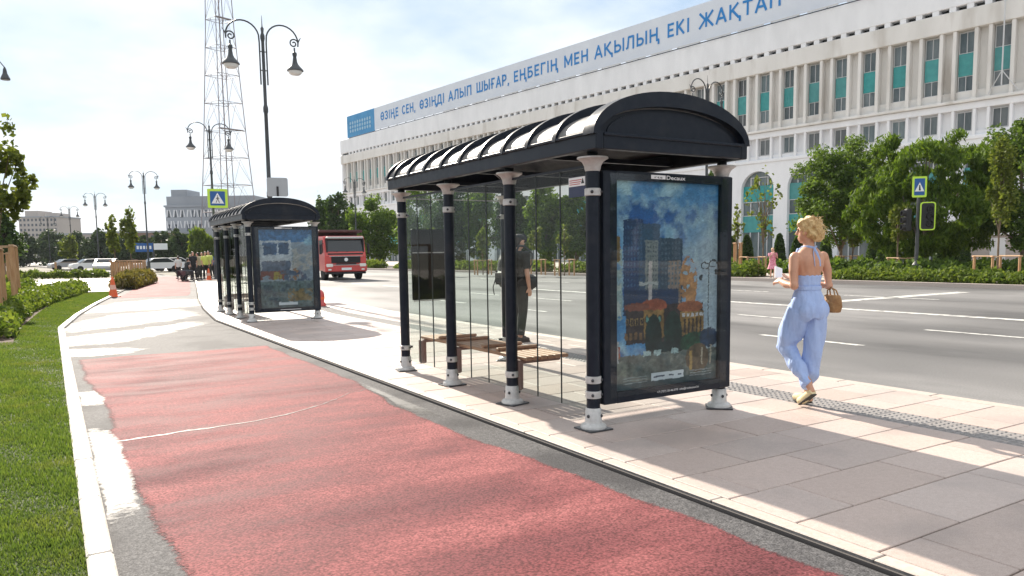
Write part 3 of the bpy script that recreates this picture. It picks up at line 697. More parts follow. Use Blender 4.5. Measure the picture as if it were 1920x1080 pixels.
def make_shelter(label, loc, rz, poster_fn, far=False):
    t = thing('bus_shelter', label, 'bus shelter', loc, rz)
    def inst(key, name, parent, loc_=None, rot=None): return obj(name, SH[key][0], SH[key][1], parent, loc_, rot)
    posts = [(0, i*1.25, r_) for i, r_ in zip(range(4), (0, .3, .1, -.2))] + [(1.44, 0.02, 2.4), (1.44, 3.75, 2.4)]
    for i, (x, y, r_) in enumerate(posts):
        p = inst('post', 'post', t, (x, y, 0), (0, 0, r_))
        inst('base', 'base', p); inst('base_plate', 'base_plate', p); inst('base_bolt', 'bolt', p)
        inst('capital', 'capital', p)
        for z in ([1.885, .405, .285] if i == 0 else [1.885, .285]):
            inst('clamp', 'clamp', p, (0, 0, z)); inst('clamp_bolt', 'clamp_bolt', p, (0, 0, z))
    # roof: edge beams, gutter, ribs, panels, end walls
    bm_ = MB(); bm_.box(RX0, RX0+.07, Y_NEAR+.002, Y_FAR, ZB0, ZB1, bev=.006); bm_.box(RX0-.018, RX0+.075, Y_NEAR+.004, Y_FAR+.002, ZB1-.018, ZB1+.004, bev=.004)
    bm_.build('edge_beam', M_dark_metal, t)
    bm_ = MB(); bm_.box(RX1-.07, RX1, Y_NEAR+.002, Y_FAR, ZB0, ZB1, bev=.006); bm_.box(RX1, RX1+.07, Y_NEAR+.12, Y_FAR-.05, ZB0+.03, ZB1-.01, bev=.01)
    bm_.build('edge_beam', M_dark_metal, t)
    for y0, y1 in ((Y_NEAR+.004, Y_NEAR+.07), (Y_FAR-.07, Y_FAR-.002)):
        b = MB(); b.box(RX0+.072, RX1-.072, y0, y1, ZB0+.002, ZB1-.002, bev=.006); b.box(RX0+.073, RX1-.073, y0-.014, y1, ZB1-.03, ZB1-.012, bev=.004)
        b.build('end_beam', M_dark_metal, t)
    for i in range(10):
        inst('rib', 'roof_rib', t, (0, RIB0+i*RIBD, 0))
        if i < 9: inst('panel', 'roof_panel', t, (0, RIB0+i*RIBD, 0))
    arch_strip(RIB0, Y_FAR-.04, -.024, -.010).build('ceiling_liner', M_dark_metal, t, 40)
    lp = arch_strip(RIB0+9*RIBD, Y_FAR-.03, -.006, 0).build('roof_panel', M_roof_panel, t, 40)
    for y0, y1, yt in ((Y_NEAR, RIB0-.02, Y_NEAR+.06), (Y_FAR-.035, Y_FAR, Y_FAR-.03)):
        arch_strip(y0, y1, -.035, .082).build('end_arch', M_dark_metal, t, 40)
        poly = [(x, z) for x, z in arch_pts(-.045)]; poly = [(min(max(x, RX0+.05), RX1-.05), max(z, ZB1-.03)) for x, z in poly]
        MB().prism(poly, 'y', yt, yt+.012).build('end_wall', M_dark_metal, t)
        inner = [(RCX+(RA-.14)*math.cos(math.pi*(1-k/28)), ZB1+.0+(RISE-.085)*math.sin(math.pi*(1-k/28))) for k in range(29)]
        MB().prism(inner, 'y', yt-.010, yt+.002).build('end_wall_panel', M_dark_metal, t)
    for y in (.62, 1.87, 3.12):
        MB().box(RX0+.07, RX1-.07, y-.02, y+.02, ZB0+.02, ZB0+.06).build('cross_tie', M_dark_metal, t)
    # glazing in the back and the far end
    for i in range(3):
        y0, y1 = i*1.25+.075, i*1.25+1.175; w = (y1-y0)/3
        for j in range(3):
            g = MB().box(-.005, .005, y0+j*w+.003, y0+(j+1)*w-.003, .14, 2.08).build('glass_pane', M_glass, t)
            if j: MB().box(-.0065, .0065, y0+j*w-.002, y0+j*w+.002, .14, 2.08).build('pane_seam', M_seam, t)
        MB().box(-.012, .012, y0-.02, y1+.02, 2.08, 2.10).build('glass_rail', M_dark_metal, t)
    MB().box(.075, 1.36, 3.745, 3.755, .14, 2.08).build('glass_pane', M_glass, t)
    MB().box(.07, 1.37, 3.742, 3.758, 2.081, 2.092).build('glass_rail', M_cast, t)
    # advertising case at the near end
    cx0, cx1, cz0, cz1, fy = .068, 1.50, .195, 2.055, -.055
    px0, px1, pz0, pz1 = .205, 1.362, .285, 1.985
    c = MB()
    c.box(cx0, px0, fy, fy+.11, cz0, cz1, bev=.008); c.box(px1, cx1, fy, fy+.11, cz0, cz1, bev=.008)
    c.box(px0-.004, px1+.004, fy+.001, fy+.109, cz0+.001, pz0); c.box(px0-.004, px1+.004, fy+.001, fy+.109, pz1, cz1-.001)
    c.box(px0-.005, px1+.005, fy+.05, fy+.108, pz0-.005, pz1+.005)
    case = c.build('advertising_case', M_dark_metal, t)
    pm = obj('poster', poster_mesh(poster_fn, px1-px0, pz1-pz0, *( (100, 146) if far else (270, 396))), None, case, (px0, fy+.040, pz0))
    MB().box(cx0+.06, cx1-.06, fy-.006, fy-.002, cz0+.05, cz1-.02).build('case_glass', M_poster_glass, case)
    # lettering on the case header and foot
    w = MB().box(.545, .70, fy-.011, fy-.008, 2.003, 2.035).build('logo_plate', M_print_white, case)
    if not far:
        tm = text_mesh('rts', fit=(.085, .020)); tm.materials.append(M_print_black); obj('lettering', tm, None, case, (.58, fy-.013, 2.009))
        tm = text_mesh('Decaux', fit=(.21, .033), thick=.012); tm.materials.append(M_print_white); obj('lettering', tm, None, case, (.712, fy-.010, 2.003))
        tm = text_mesh('+7 (727) 30-46-070  info@rtsdecaux.kz', fit=(.48, .018)); tm.materials.append(M_print_white); obj('lettering', tm, None, case, (.62, fy-.010, .235))
    else:
        tm = text_mesh('Decaux', fit=(.21, .033), thick=.012); tm.materials.append(M_print_white); obj('lettering', tm, None, case, (.712, fy-.010, 2.003))
        MB().box(.6, 1.05, fy-.010, fy-.008, .236, .246).build('lettering', M_print_white, case)
    # sticker on the back glass next to the near post
    if not far:
        st = MB().box(-.014, -.009, .07, .30, 1.86, 2.02).build('sticker', M_print_navy, t)
        MB().box(-.017, -.0145, .075, .295, 1.945, 2.016).build('sticker_face', M_print_white, st)
        for k in range(3): MB().box(-.0195, -.0175, .12+.01*k, .28, 1.99-.016*k, 1.996-.016*k).build('print_line', M_print_red, st)
        MB().prism([(.085, 1.962), (.125, 1.962), (.105, 2.004)], 'x', -.0195, -.0175).build('print_arrow', M_print_black, st)
    # dark timetable board hung on the far end glass
    bd = MB().box(.10, .56, 3.70, 3.74, .86, 1.72, bev=.006).build('timetable_board', M_black, t)
    MB().box(.102, .558, 3.694, 3.699, 1.43, 1.442).build('board_rail', M_cast, bd)
    MB().box(.10, .56, 3.694, 3.699, .845, .858).build('board_rail', M_cast, bd)
    return t
shelter_near = make_shelter('large dark vaulted bus shelter in the foreground with city painting poster and glass back', (3.655, 4.76, PZ), 0.0, paint_city)
shelter_far = make_shelter('smaller looking far bus shelter beside the red truck, with white van poster', (3.656, 16.78, PZ), -.0137, paint_van, far=True)

# benches
def make_bench(label, loc, rz):
    t = thing('bench', label, 'bench', loc, rz, 'slatted benches inside the shelters')
    for i in range(6):
        x = .02+i*.082
        MB().box(x, x+.072, 0, 2.35, .415, .45, bev=.006).build('seat_slat', M_wood, t)
    for y in (.13, 1.38, 2.28):
        l = MB(); l.box(-.02, .035, y-.06, y+.06, .13, .412, bev=.012); l.box(.036, .48, y-.03, y+.03, .375, .413, bev=.008)
        l.build('bracket', M_bench_leg, t)
    for y in (.55, .85, 1.55, 1.85):
        MB().box(.02, .50, y-.025, y+.025, .452, .485, bev=.008).build('divider', M_wood, t)
    return t
make_bench('brown slatted wooden bench along the glass back of the near shelter', (3.655+.06, 4.76+1.12, PZ), 0)
make_bench('slatted bench seen through the glass of the far shelter', (3.656+.06+.015, 16.78+1.12, PZ), -.0137)
# ------------------------------------------------------------------ office building across the road
M_wall_low = mat('white_render', (.70, .71, .73), (.78, .79, .81), rough=.8, scale=.5, bump=.1, bscale=15, stretch=(1, 1, .4))
M_wall_up = mat('cream_concrete', (.63, .615, .585), (.72, .705, .68), rough=.8, scale=.35, bump=.1, bscale=12, stretch=(1, 1, .25), c3=(.48, .45, .41), c3scale=.6, c3lo=.55, c3hi=.75)
M_teal = mat('teal_spandrel', (.03, .235, .235), (.045, .29, .285), rough=.45, scale=2, objrand=.08)
M_win = mat('window_pane', (.06, .078, .084), (.14, .165, .17), rough=.16, scale=.9, objrand=.35, stretch=(1, 1, .3), spec=.4)
M_frame = mat('window_frame', (.55, .56, .57), rough=.5)
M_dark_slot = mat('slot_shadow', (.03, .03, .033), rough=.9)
M_banner = mat('banner_sheet', (.60, .64, .71), (.64, .68, .74), rough=.6, scale=.3)
M_banner_blue = mat('banner_blue', (.03, .22, .46), (.05, .27, .52), rough=.6, scale=.8)
M_banner_pat = mat('banner_ornament', (.30, .48, .62), rough=.6)
M_text_blue = mat('banner_letters', (.004, .19, .52), rough=.6)
FO = Vector((66.64, 57.24, 0)); FA = -.1333
bld = thing('office_building', 'long white office building with arches, teal panels and a slogan banner on its roof', 'building', FO)
ex = Vector((-math.sin(FA), -math.cos(FA), 0)); bld.rotation_euler = (0, 0, math.atan2(ex.y, ex.x))
S0, S1, BAY, C0 = -98.8, 150.0, 2.82, .56
def bbox(name, m_, *a, bev=0.0, parent=None): return MB().box(*a, bev=bev).build(name, m_, parent or bld)
bbox('core', M_wall_low, S0+.2, S1, 1.6, 18, 0, 25)
bbox('rear_wall', M_wall_up, S0+.1, S1, .45, 1.6, 14.0, 21.9)
bbox('rear_wall', M_wall_low, S0+.1, S1, .42, 1.6, 11.0, 13.6)
bbox('lower_cornice', M_wall_low, S0, S1, -.12, 1.2, 10.75, 11.1, bev=.05)
bbox('ledge_band', M_wall_low, S0, S1, -.10, 1.0, 13.35, 13.95, bev=.04)
bbox('ledge_lip', M_wall_up, S0-.1, S1, -.35, .9, 13.96, 14.22, bev=.04)
bbox('eave_beam', M_wall_up, S0-.1, S1, -.30, 1.2, 20.2, 21.9, bev=.05)
bbox('parapet', M_wall_low, S0-.1, S1, -.25, 1.2, 22.3, 25.05, bev=.05)
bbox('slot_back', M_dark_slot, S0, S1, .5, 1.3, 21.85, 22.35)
bbox('end_wall', M_wall_low, S0, S0+.6, -.1, 18, 0, 22.3)
bbox('attic', M_wall_low, S0+2, S1, 1.5, 17, 25, 25.6)
blk = MB().box(-.27, .27, -.22, .5, 21.895, 22.305).mesh('slot_block'); blk.materials.append(M_wall_low)
col = MB().box(-.155, .155, -.2, .5, 14.3, 20.2, bev=.03).mesh('column'); col.materials.append(M_wall_up)
foot = MB().box(-.2, .2, -.3, .3, 14.12, 14.3, bev=.03).mesh('column_foot'); foot.materials.append(M_wall_up)
col2 = MB().box(-.125, .125, -.06, .5, 11.1, 13.36, bev=.02).mesh('pilaster'); col2.materials.append(M_wall_low)
wu = MB().box(-.62, .62, .34, .44, 15.0, 20.05).mesh('window'); wu.materials.append(M_win)
fr_ = MB()
for a in (-.62, -.02, .58): fr_.box(a, a+.05, .28, .34, 15.0, 20.05)
for z in (15.0, 16.25, 18.25, 20.0): fr_.box(-.618, .628, .29, .33, z, z+.05)
fr_ = fr_.mesh('window_frame'); fr_.materials.append(M_frame)
tp = MB().box(-.61, .62, .25, .335, 16.32, 18.22).mesh('spandrel'); tp.materials.append(M_teal)
wl = MB().box(-.60, .60, .32, .41, 11.55, 13.2).mesh('window'); wl.materials.append(M_win)
fl = MB()
for a in (-.6, -.02, .56): fl.box(a, a+.045, .27, .32, 11.55, 13.2)
for z in (11.55, 13.15): fl.box(-.598, .604, .275, .315, z, z+.05)
fl = fl.mesh('window_frame'); fl.materials.append(M_frame)
sill_low = bbox('sill_band', M_wall_low, S0+.1, S1, .20, .45, 11.08, 11.5)
sill_up = bbox('sill_band', M_wall_up, S0+.1, S1, .15, .5, 14.2, 14.98)
k0 = int(math.ceil((S0+1.2-C0)/BAY)); k1 = int((S1-1.2-C0)/BAY)
for k in range(k0, k1+1):
    s = C0+k*BAY
    w = obj('window', wu, None, bld, (s, 0, 0)); obj('window_frame', fr_, None, w); obj('spandrel', tp, None, w)
    w2 = obj('window', wl, None, bld, (s+.04, 0, 0)); obj('window_frame', fl, None, w2)
    for d in (-.86, .86):
        c_ = obj('column', col, None, bld, (s+d, 0, 0)); obj('column_foot', foot, None, c_)
        obj('pilaster', col2, None, bld, (s+d+.04, 0, 0))
    for d in (0, BAY/2): obj('slot_block', blk, None, bld, (s+d+.3, 0, 0))
# ground floors: arched bays
AW, AZ = 2.0, 7.95                      # half width and springing of the arches
def arch_bay():
    P = 2*BAY; n = 16; mb = MB(); d0, d1 = 0.0, .5
    arc = [(AW*math.cos(math.pi*(1-i/n)), AZ+1.95*math.sin(math.pi*(1-i/n))) for i in range(n+1)]
    ins = [(-AW, 0)]+arc+[(AW, 0)]
    H = 10.75
    outl = [(-P/2, 0)]+[(-P/2+P*i/n, H) for i in range(n+1)]+[(P/2, 0)]
    vs = [(x, d0, z) for x, z in ins]+[(x, d0, z) for x, z in outl]+[(x, d1, z) for x, z in ins]; m_ = len(ins); fs = []
    for i in range(m_-1):
        fs.append((i, i+1, m_+i+1, m_+i)); fs.append((i, i+1, 2*m_+i+1, 2*m_+i))
    return mb.add(vs, fs).mesh('arch_bay')
ab = arch_bay(); ab.materials.append(M_wall_low)
back = MB().box(-AW-.1, AW+.1, .51, .6, 0, 10).mesh('arch_glazing'); back.materials.append(M_win)
spA = MB().box(-AW, AW, .42, .50, 6.65, 8.35).mesh('spandrel'); spA.materials.append(M_teal)
spB = MB().box(-AW, AW, .42, .50, 3.3, 5.1).mesh('spandrel'); spB.materials.append(M_teal)
mul = MB()
for x in (-1.05, 0, 1.05): mul.box(x-.05, x+.05, .40, .505, 5.1, 6.65); mul.box(x-.05, x+.05, .40, .505, .2, 3.3); mul.box(x-.045, x+.045, .40, .505, 8.36, 9.3)
mul.box(-AW, AW, .401, .503, 5.1, 5.17); mul.box(-AW, AW, .401, .503, 6.58, 6.65); mul.box(-1.05, 1.05, .401, .503, 9.22, 9.3)
mul = mul.mesh('window_frame'); mul.materials.append(M_frame)
k = -17
while -.12+k*2*BAY < S1-3:
    s = -.12+k*2*BAY
    if s > S0+2.4:
        a = obj('arch_bay', ab, None, bld, (s, 0, 0)); obj('arch_glazing', back, None, a); obj('spandrel', spA, None, a); obj('spandrel', spB, None, a); obj('window_frame', mul, None, a)
    k += 1
# flag mast braced in front of the upper windows
fm = MB(); fm.cyl((23.4, -.6, 14.9), (23.4, -.6, 24), .06, 8); fm.cyl((23.4, -.6, 16.1), (22.3, -.2, 14.4), .04, 6); fm.cyl((23.4, -.6, 16.1), (24.5, -.2, 14.4), .04, 6)
fm.build('flag_mast', M_frame, bld)
# roof banner: a thing of its own standing on the roof
ban = thing('roof_banner', 'long pale banner with blue Kazakh slogan standing along the roof edge', 'banner', FO); ban.rotation_euler = bld.rotation_euler
BZ0, BZ1 = 25.12, 29.5
MB().box(-84.4, S1-40, -.06, .06, BZ0+.25, BZ1, bev=0).build('sheet', M_banner, ban)
MB().box(-95.8, -84.4, -.07, .07, BZ0+.15, BZ1+.02).build('blue_end_panel', M_banner_blue, ban)
orn = MB()
for i in range(9):
    for j in range(3):
        x = -94.3+i*1.02; z = 26.4+j*.78
        orn.lathe([(.34, 0), (.34, .02)], 8 if (i+j) % 2 else 5, M=Matrix.Translation((x, -.10, z)) @ Matrix.Rotation(math.pi/2, 4, 'X'))
orn.build('ornament', M_banner_pat, ban)
fr2 = MB()
for x in np.arange(-95, S1-40, 3.1): fr2.box(x, x+.12, .1, .22, BZ0-.1, BZ1-.2)
fr2.box(-95.6, S1-40, .08, .2, BZ0, BZ0+.14); fr2.build('frame', M_bolt, ban)
lt = MB()
for x in np.arange(-60, S1-42, 4.1): lt.box(x, x+3.2, -.5, -.36, BZ0+.02, BZ0+.14)
lt.build('light_strip', M_frame, ban)
words = [('ӨЗІҢЕ', -82.0, -75.3), ('СЕН,', -74.1, -69.4), ('ӨЗІҢДІ', -68.1, -60.25), ('АЛЫП', -59.1, -52.45), ('ШЫҒАР,', -51.2, -42.8), ('ЕҢБЕГІҢ', -41.8, -32.0), ('МЕН', -30.8, -26.0), ('АҚЫЛЫҢ', -24.9, -13.9), ('ЕКІ', -12.7, -9.3), ('ЖАҚТАП', -8.1, 2.45)]
for w, a, b in words:
    stroke_word(w, b-a, 1.62).build('lettering', M_text_blue, ban, loc=(a, -.09, 26.75))

# ------------------------------------------------------------------ street lamps
def lamp_parts():
    P = {}
    p = MB(); p.lathe([(.20, 0), (.20, .10), (.15, .16), (.135, .9), (.16, .98), (.13, 1.06), (.085, 1.2), (.08, 3.6), (.10, 3.65), (.10, 3.8), (.075, 3.86), (.065, 6.6), (.09, 6.66), (.09, 6.8), (.06, 6.9), (.055, 9.1), (.08, 9.2), (.08, 9.3), (.045, 9.4), (.06, 9.55), (.02, 9.62), (.006, 10.0)], 12)
    P['pole'] = (p.mesh('pole', 40), M_lamp)
    a = MB(); pts = [(.12, 0, 7.6), (.12, 0, 8.4), (.12, 0, 9.05)]
    for k in range(1, 15):
        t = math.pi*(1-k/14*1.06); pts.append((.69+.57*math.cos(t), 0, 9.18+.57*math.sin(t)))
    a.tube(pts, [.028]*len(pts), 7)
    sp = []
    for k in range(22):
        t = 2.9-k*.42; r_ = .17*(1-k/26); sp.append((1.10+r_*math.cos(-t+3.1), 0, 9.17+r_*math.sin(-t+3.1)))
    a.tube(sp, [.026]*len(sp), 6); a.tube([(1.25, 0, 9.2), (1.30, 0, 9.3), (1.36, 0, 9.4)], [.03, .022, .01], 6)
    a.cyl((.0, 0, 8.75), (.13, 0, 8.75), .02, 6); a.cyl((0, 0, 8.1), (.13, 0, 8.1), .02, 6)
    P['arm'] = (a.mesh('arm', 50), M_lamp)
    h = MB(); h.lathe([(.03, 9.02), (.03, 8.88), (.075, 8.85), (.085, 8.78), (.06, 8.7), (.09, 8.5), (.13, 8.42), (.2, 8.34), (.29, 8.24), (.30, 8.20), (.27, 8.19)], 14, c=(1.12, 0, 0)); P['head'] = (h.mesh('lamp_head', 40), M_lamp)
    g = MB(); g.lathe([(.25, 8.19), (.23, 8.12), (.15, 8.06), (.03, 8.04)], 14, c=(1.12, 0, 0)); P['bowl'] = (g.mesh('lamp_bowl', 60), M_lamp_glass)
    return P
LP = lamp_parts()
def make_lamp(label, x, y, rz=0.0, scale=1.0, group='twin lamps along the platform', name='street_lamp', z=0.0):
    t = thing(name, label, 'street lamp', (x, y, z), rz, group, scale)
    obj('pole', *LP['pole'], t)
    for r_ in (0, math.pi):
        a = obj('arm', *LP['arm'], t, rot=(0, 0, r_)); h = obj('lamp_head', *LP['head'], a); obj('lamp_bowl', *LP['bowl'], a)
    return t
make_lamp('tall twin scroll arm street lamp with a square sign panel, rising behind the far shelter', 6.97, 28.21, 0, 1.0)
make_lamp('twin scroll arm lamp in front of the lattice mast, carrying a blue crossing sign', 8.98, 50.52)
make_lamp('third nearest twin scroll arm lamp, left of the patterned grey building', 8.24, 81.26)
make_lamp('twin scroll arm lamp standing behind the wooden tree surround', 5.46, 110.6)
make_lamp('smallest and farthest clear twin arm lamp at the left', 3.22, 140.5)
make_lamp('tiny twin arm lamp before the far apartment block', .2, 175)
make_lamp('twin scroll arm lamp above the near shelter roof, against the office building', 30.4, 29.6, .1, 1.06, 'twin lamps across the road', z=.1)
make_lamp('twin scroll arm lamp above the trees at the far building corner', 28.5, 78.9, .1, .98, 'twin lamps across the road', z=.1)
pl_ = at(-48, 470, 30)
sl = thing('street_lamp', 'slender single arm lamp whose curved tip enters at the left edge', 'street lamp', (pl_.x, pl_.y, 0))
q = MB(); q.lathe([(.12, 0), (.09, 1), (.06, 8.6), (.03, 9.2)], 10); q.build('pole', M_lamp, sl)
q = MB(); q.tube([(0, 0, 8.9), (.35, -.15, 9.25), (.8, -.4, 9.5), (1.25, -.62, 9.35), (1.5, -.75, 8.98)], [.03, .025, .022, .02, .02], 6); q.tube([(0, 0, 9.1), (.5, -.25, 9.45), (1.1, -.5, 9.68)], [.02, .02, .008], 6); q.build('arm', M_lamp, sl)
q = MB(); q.lathe([(.02, 9.0), (.06, 8.9), (.08, 8.75), (.17, 8.55), (.16, 8.5)], 10, c=(1.5, -.75, 0)); q.build('lamp_head', M_lamp, sl)

# ------------------------------------------------------------------ signs
M_sign_grey = mat('sign_back_grey', (.36, .38, .40), rough=.55)
M_yellow_green = mat('fluorescent_border', (.50, .75, .06), rough=.5)
M_sign_blue = mat('sign_blue', (.012, .09, .30), rough=.45)
M_sign_white = mat('sign_white', (.75, .77, .78), rough=.5)
def rounded(w, h, r_, n=5):
    pts = []
    for cx, cz, a0 in ((w/2-r_, h/2-r_, 0), (-w/2+r_, h/2-r_, 90), (-w/2+r_, -h/2+r_, 180), (w/2-r_, -h/2+r_, 270)):
        for k in range(n+1): a = R(a0+90*k/n); pts.append((cx+r_*math.cos(a), cz+r_*math.sin(a)))
    return pts
def crossing_face(t, w, y):
    MB().prism(rounded(w*1.34, w*1.34, .05), 'y', y, y+.02).build('border', M_yellow_green, t)
    MB().prism(rounded(w, w, .04), 'y', y-.006, y-.001).build('panel', M_sign_blue, t)
    MB().prism([(-.42*w, -.36*w), (.42*w, -.36*w), (0, .40*w)], 'y', y-.010, y-.007).build('triangle', M_sign_white, t)
    f = MB(); s = w
    f.prism([(-.02*s, .10*s), (.03*s, .10*s), (.05*s, -.08*s), (-.04*s, -.08*s)], 'y', y-.014, y-.011); f.lathe([(.04*s, 0), (.04*s, .003)], 10, M=Matrix.Translation((.0, y-.011, .17*s)) @ Matrix.Rotation(math.pi/2, 4, 'X'))
    f.prism([(-.04*s, -.07*s), (0, -.07*s), (-.09*s, -.30*s), (-.14*s, -.30*s)], 'y', y-.014, y-.011); f.prism([(.01*s, -.07*s), (.05*s, -.07*s), (.13*s, -.30*s), (.08*s, -.30*s)], 'y', y-.014, y-.011)
    f.prism([(-.02*s, .08*s), (-.13*s, -.02*s), (-.10*s, -.04*s), (0, .04*s)], 'y', y-.0135, y-.0105); f.prism([(.03*s, .08*s), (.12*s, -.01*s), (.09*s, -.03*s), (.02*s, .03*s)], 'y', y-.0135, y-.0105)
    f.build('walker_symbol', M_print_black, t)
p = at(408, 372, 46.2); vdir = math.atan2(p.x, p.y)
sg = thing('crossing_sign', 'blue pedestrian crossing sign with bright yellow green border over the far shelter roof', 'road sign', p, -vdir*.75)
crossing_face(sg, .86, 0)
p = at(520, 351, 26.9)
sg = thing('sign_panel', 'plain grey square sign panel clamped on the tall lamp pole', 'road sign', p, -.15)
MB().prism(rounded(.72, .66, .07), 'y', -.05, -.03).build('panel', M_sign_grey, sg)
MB().prism([(-.035, -.33), (.035, -.33), (.035, .02), (-.035, .02)], 'y', -.075, -.052).build('bracket', M_dark_slot, sg)
MB().box(-.16, .16, -.028, .2, -.03, .03).build('clamp', M_bolt, sg)
p = at(272, 464, 95)
sg = thing('direction_sign', 'small blue and white overhead direction board far down the street', 'road sign', p, 0)
MB().box(-1.1, .9, 0, .1, -.55, .55).build('blue_board', M_sign_blue, sg); MB().box(1.0, 2.6, 0, .1, -.3, .5).build('white_board', M_sign_white, sg)
for i in range(5): MB().box(-.95+i*.36, -.72+i*.36, -.03, -.005, -.2, .2).build('print_block', M_sign_white, sg)
MB().cyl((.95, .15, -p.z), (.95, .15, .7), .12, 8).build('post', M_lamp, sg)

# traffic light group across the road
tl_p = Vector((33.3, 19.6, .1))
tl = thing('traffic_light', 'dark signal post with black lamps and a yellow green outlined board across the road', 'traffic light', tl_p, -.85)
q = MB(); q.lathe([(.17, 0), (.17, .6), (.13, .66), (.08, .75), (.075, 3.4), (.03, 4.3)], 12); q.build('pole', M_lamp, tl)
M_sigblack = mat('signal_black', (.01, .01, .012), rough=.5)
def signal_head(parent, x, y, z, rz):
    h = MB().box(-.16, .16, -.12, .12, -.5, .5, bev=.04).build('signal_head', M_sigblack, parent, loc=(x, y, z), rot=(0, 0, rz))
    for dz in (-.31, 0, .31):
        q = MB(); q.lathe([(.13, 0), (.13, .16), (.115, .16), (.115, .01)], 12, M=Matrix.Translation((0, -.12, dz)) @ Matrix.Rotation(math.pi/2, 4, 'X'), caps=False); q.build('visor', M_sigblack, h)
    return h
signal_head(tl, -.42, -.05, 2.6, -1.3); signal_head(tl, .38, .0, 2.75, .25)
brd = MB()
ring_o = rounded(.62, 1.25, .12); ring_i = rounded(.52, 1.15, .09); n_ = len(ring_o); vs = [(x, -.14, z) for x, z in ring_o]+[(x, -.14, z) for x, z in ring_i]+[(x, -.10, z) for x, z in ring_o]+[(x, -.10, z) for x, z in ring_i]; fs = []
for i in range(n_):
    j = (i+1) % n_; fs += [(i, j, n_+j, n_+i), (2*n_+i, 2*n_+j, 3*n_+j, 3*n_+i), (i, j, 2*n_+j, 2*n_+i), (n_+i, n_+j, 3*n_+j, 3*n_+i)]
b_ = brd.add(vs, fs).build('outline_frame', M_yellow_green, tl, loc=(.36, -.02, 2.75))
MB().prism(rounded(.53, 1.16, .09), 'y', -.13, -.11).build('back_board', M_sigblack, tl, loc=(.36, -.02, 2.75))
sg = thing('crossing_sign', 'blue crossing sign with yellow green border on top of the signal post', 'road sign', (tl_p.x, tl_p.y, 4.15), -.85)
MB().prism(rounded(.58, .92, .05), 'y', -.11, -.09).build('border', M_yellow_green, sg); MB().prism(rounded(.42, .74, .03), 'y', -.116, -.111).build('panel', M_sign_blue, sg)
MB().prism([(-.19, -.20), (.19, -.20), (0, .20)], 'y', -.120, -.117).build('triangle', M_sign_white, sg)
MB().prism([(-.03, -.16), (.05, -.16), (.02, .08), (-.02, .08)], 'y', -.124, -.121).build('walker_symbol', M_print_black, sg)

# yellow kick scooter in the far planting
sc_p = at(1737, 500, 38); 
sc = thing('kick_scooter', 'yellow kick scooter with black handlebar parked in the hedge by the signal post', 'scooter', (sc_p.x, sc_p.y, .1), .9)
M_scy = mat('scooter_yellow', (.62, .55, .03), rough=.4)
MB().cyl((.45, 0, .12), (.36, 0, 1.08), .045, 8).build('stem', M_scy, sc); MB().cyl((.36, -.28, 1.10), (.36, .28, 1.10), .028, 8).build('handlebar', M_sigblack, sc)
MB().box(-.35, .42, -.08, .08, .10, .15, bev=.02).build('deck', M_sigblack, sc)
for x in (-.42, .5): MB().lathe([(.10, -.03), (.10, .03)], 14, M=Matrix.Translation((x, 0, .10)) @ Matrix.Rotation(math.pi/2, 4, 'X')).build('wheel', M_sigblack, sc)

# ------------------------------------------------------------------ lattice mast
M_mast = mat('mast_steel', (.17, .16, .17), (.24, .20, .20), rough=.6, scale=.2)
mp_ = at(433, 470, 200); mast = thing('lattice_mast', 'tall tapering steel lattice mast behind the far shelter', 'mast', (mp_.x, mp_.y, 0), .35)
def hw(z): return float(np.interp(z, [0, 30, 60, 95], [5.6, 3.9, 2.5, 1.5]))
for sx, sy in ((-1, -1), (1, -1), (1, 1), (-1, 1)):
    zs = list(range(0, 96, 5)); MB().tube([(sx*hw(z), sy*hw(z), z) for z in zs], .11, 6).build('leg', M_mast, mast)
MB().cyl((0, 0, 0), (0, 0, 95), .16, 8).build('core_tube', M_mast, mast)
for z in range(6, 95, 7):
    w = hw(z); q = MB()
    for a, b in (((-w, -w), (w, -w)), ((w, -w), (w, w)), ((w, w), (-w, w)), ((-w, w), (-w, -w))): q.cyl((*a, z), (*b, z), .07, 5)
    q.cyl((-w, -w, z), (w, w, z), .07, 5); q.cyl((-w, w, z), (w, -w, z), .07, 5)
    if z % 28 == 6: q.box(-w*.9, w*.9, -w*.9, -w*.5, z+.1, z+.25)
    q.build('ring_platform', M_mast, mast)
    z2 = z+7; w2 = hw(z2); q = MB()
    for sx in (-1, 1):
        q.cyl((-w*sx, -w, z), (0, -w2, z2), .045, 4); q.cyl((-w*sx, w, z), (0, w2, z2), .045, 4)
        q.cyl((-w, -w*sx, z), (-w2, 0, z2), .045, 4); q.cyl((w, -w*sx, z), (w2, 0, z2), .045, 4)
    q.build('bracing', M_mast, mast)

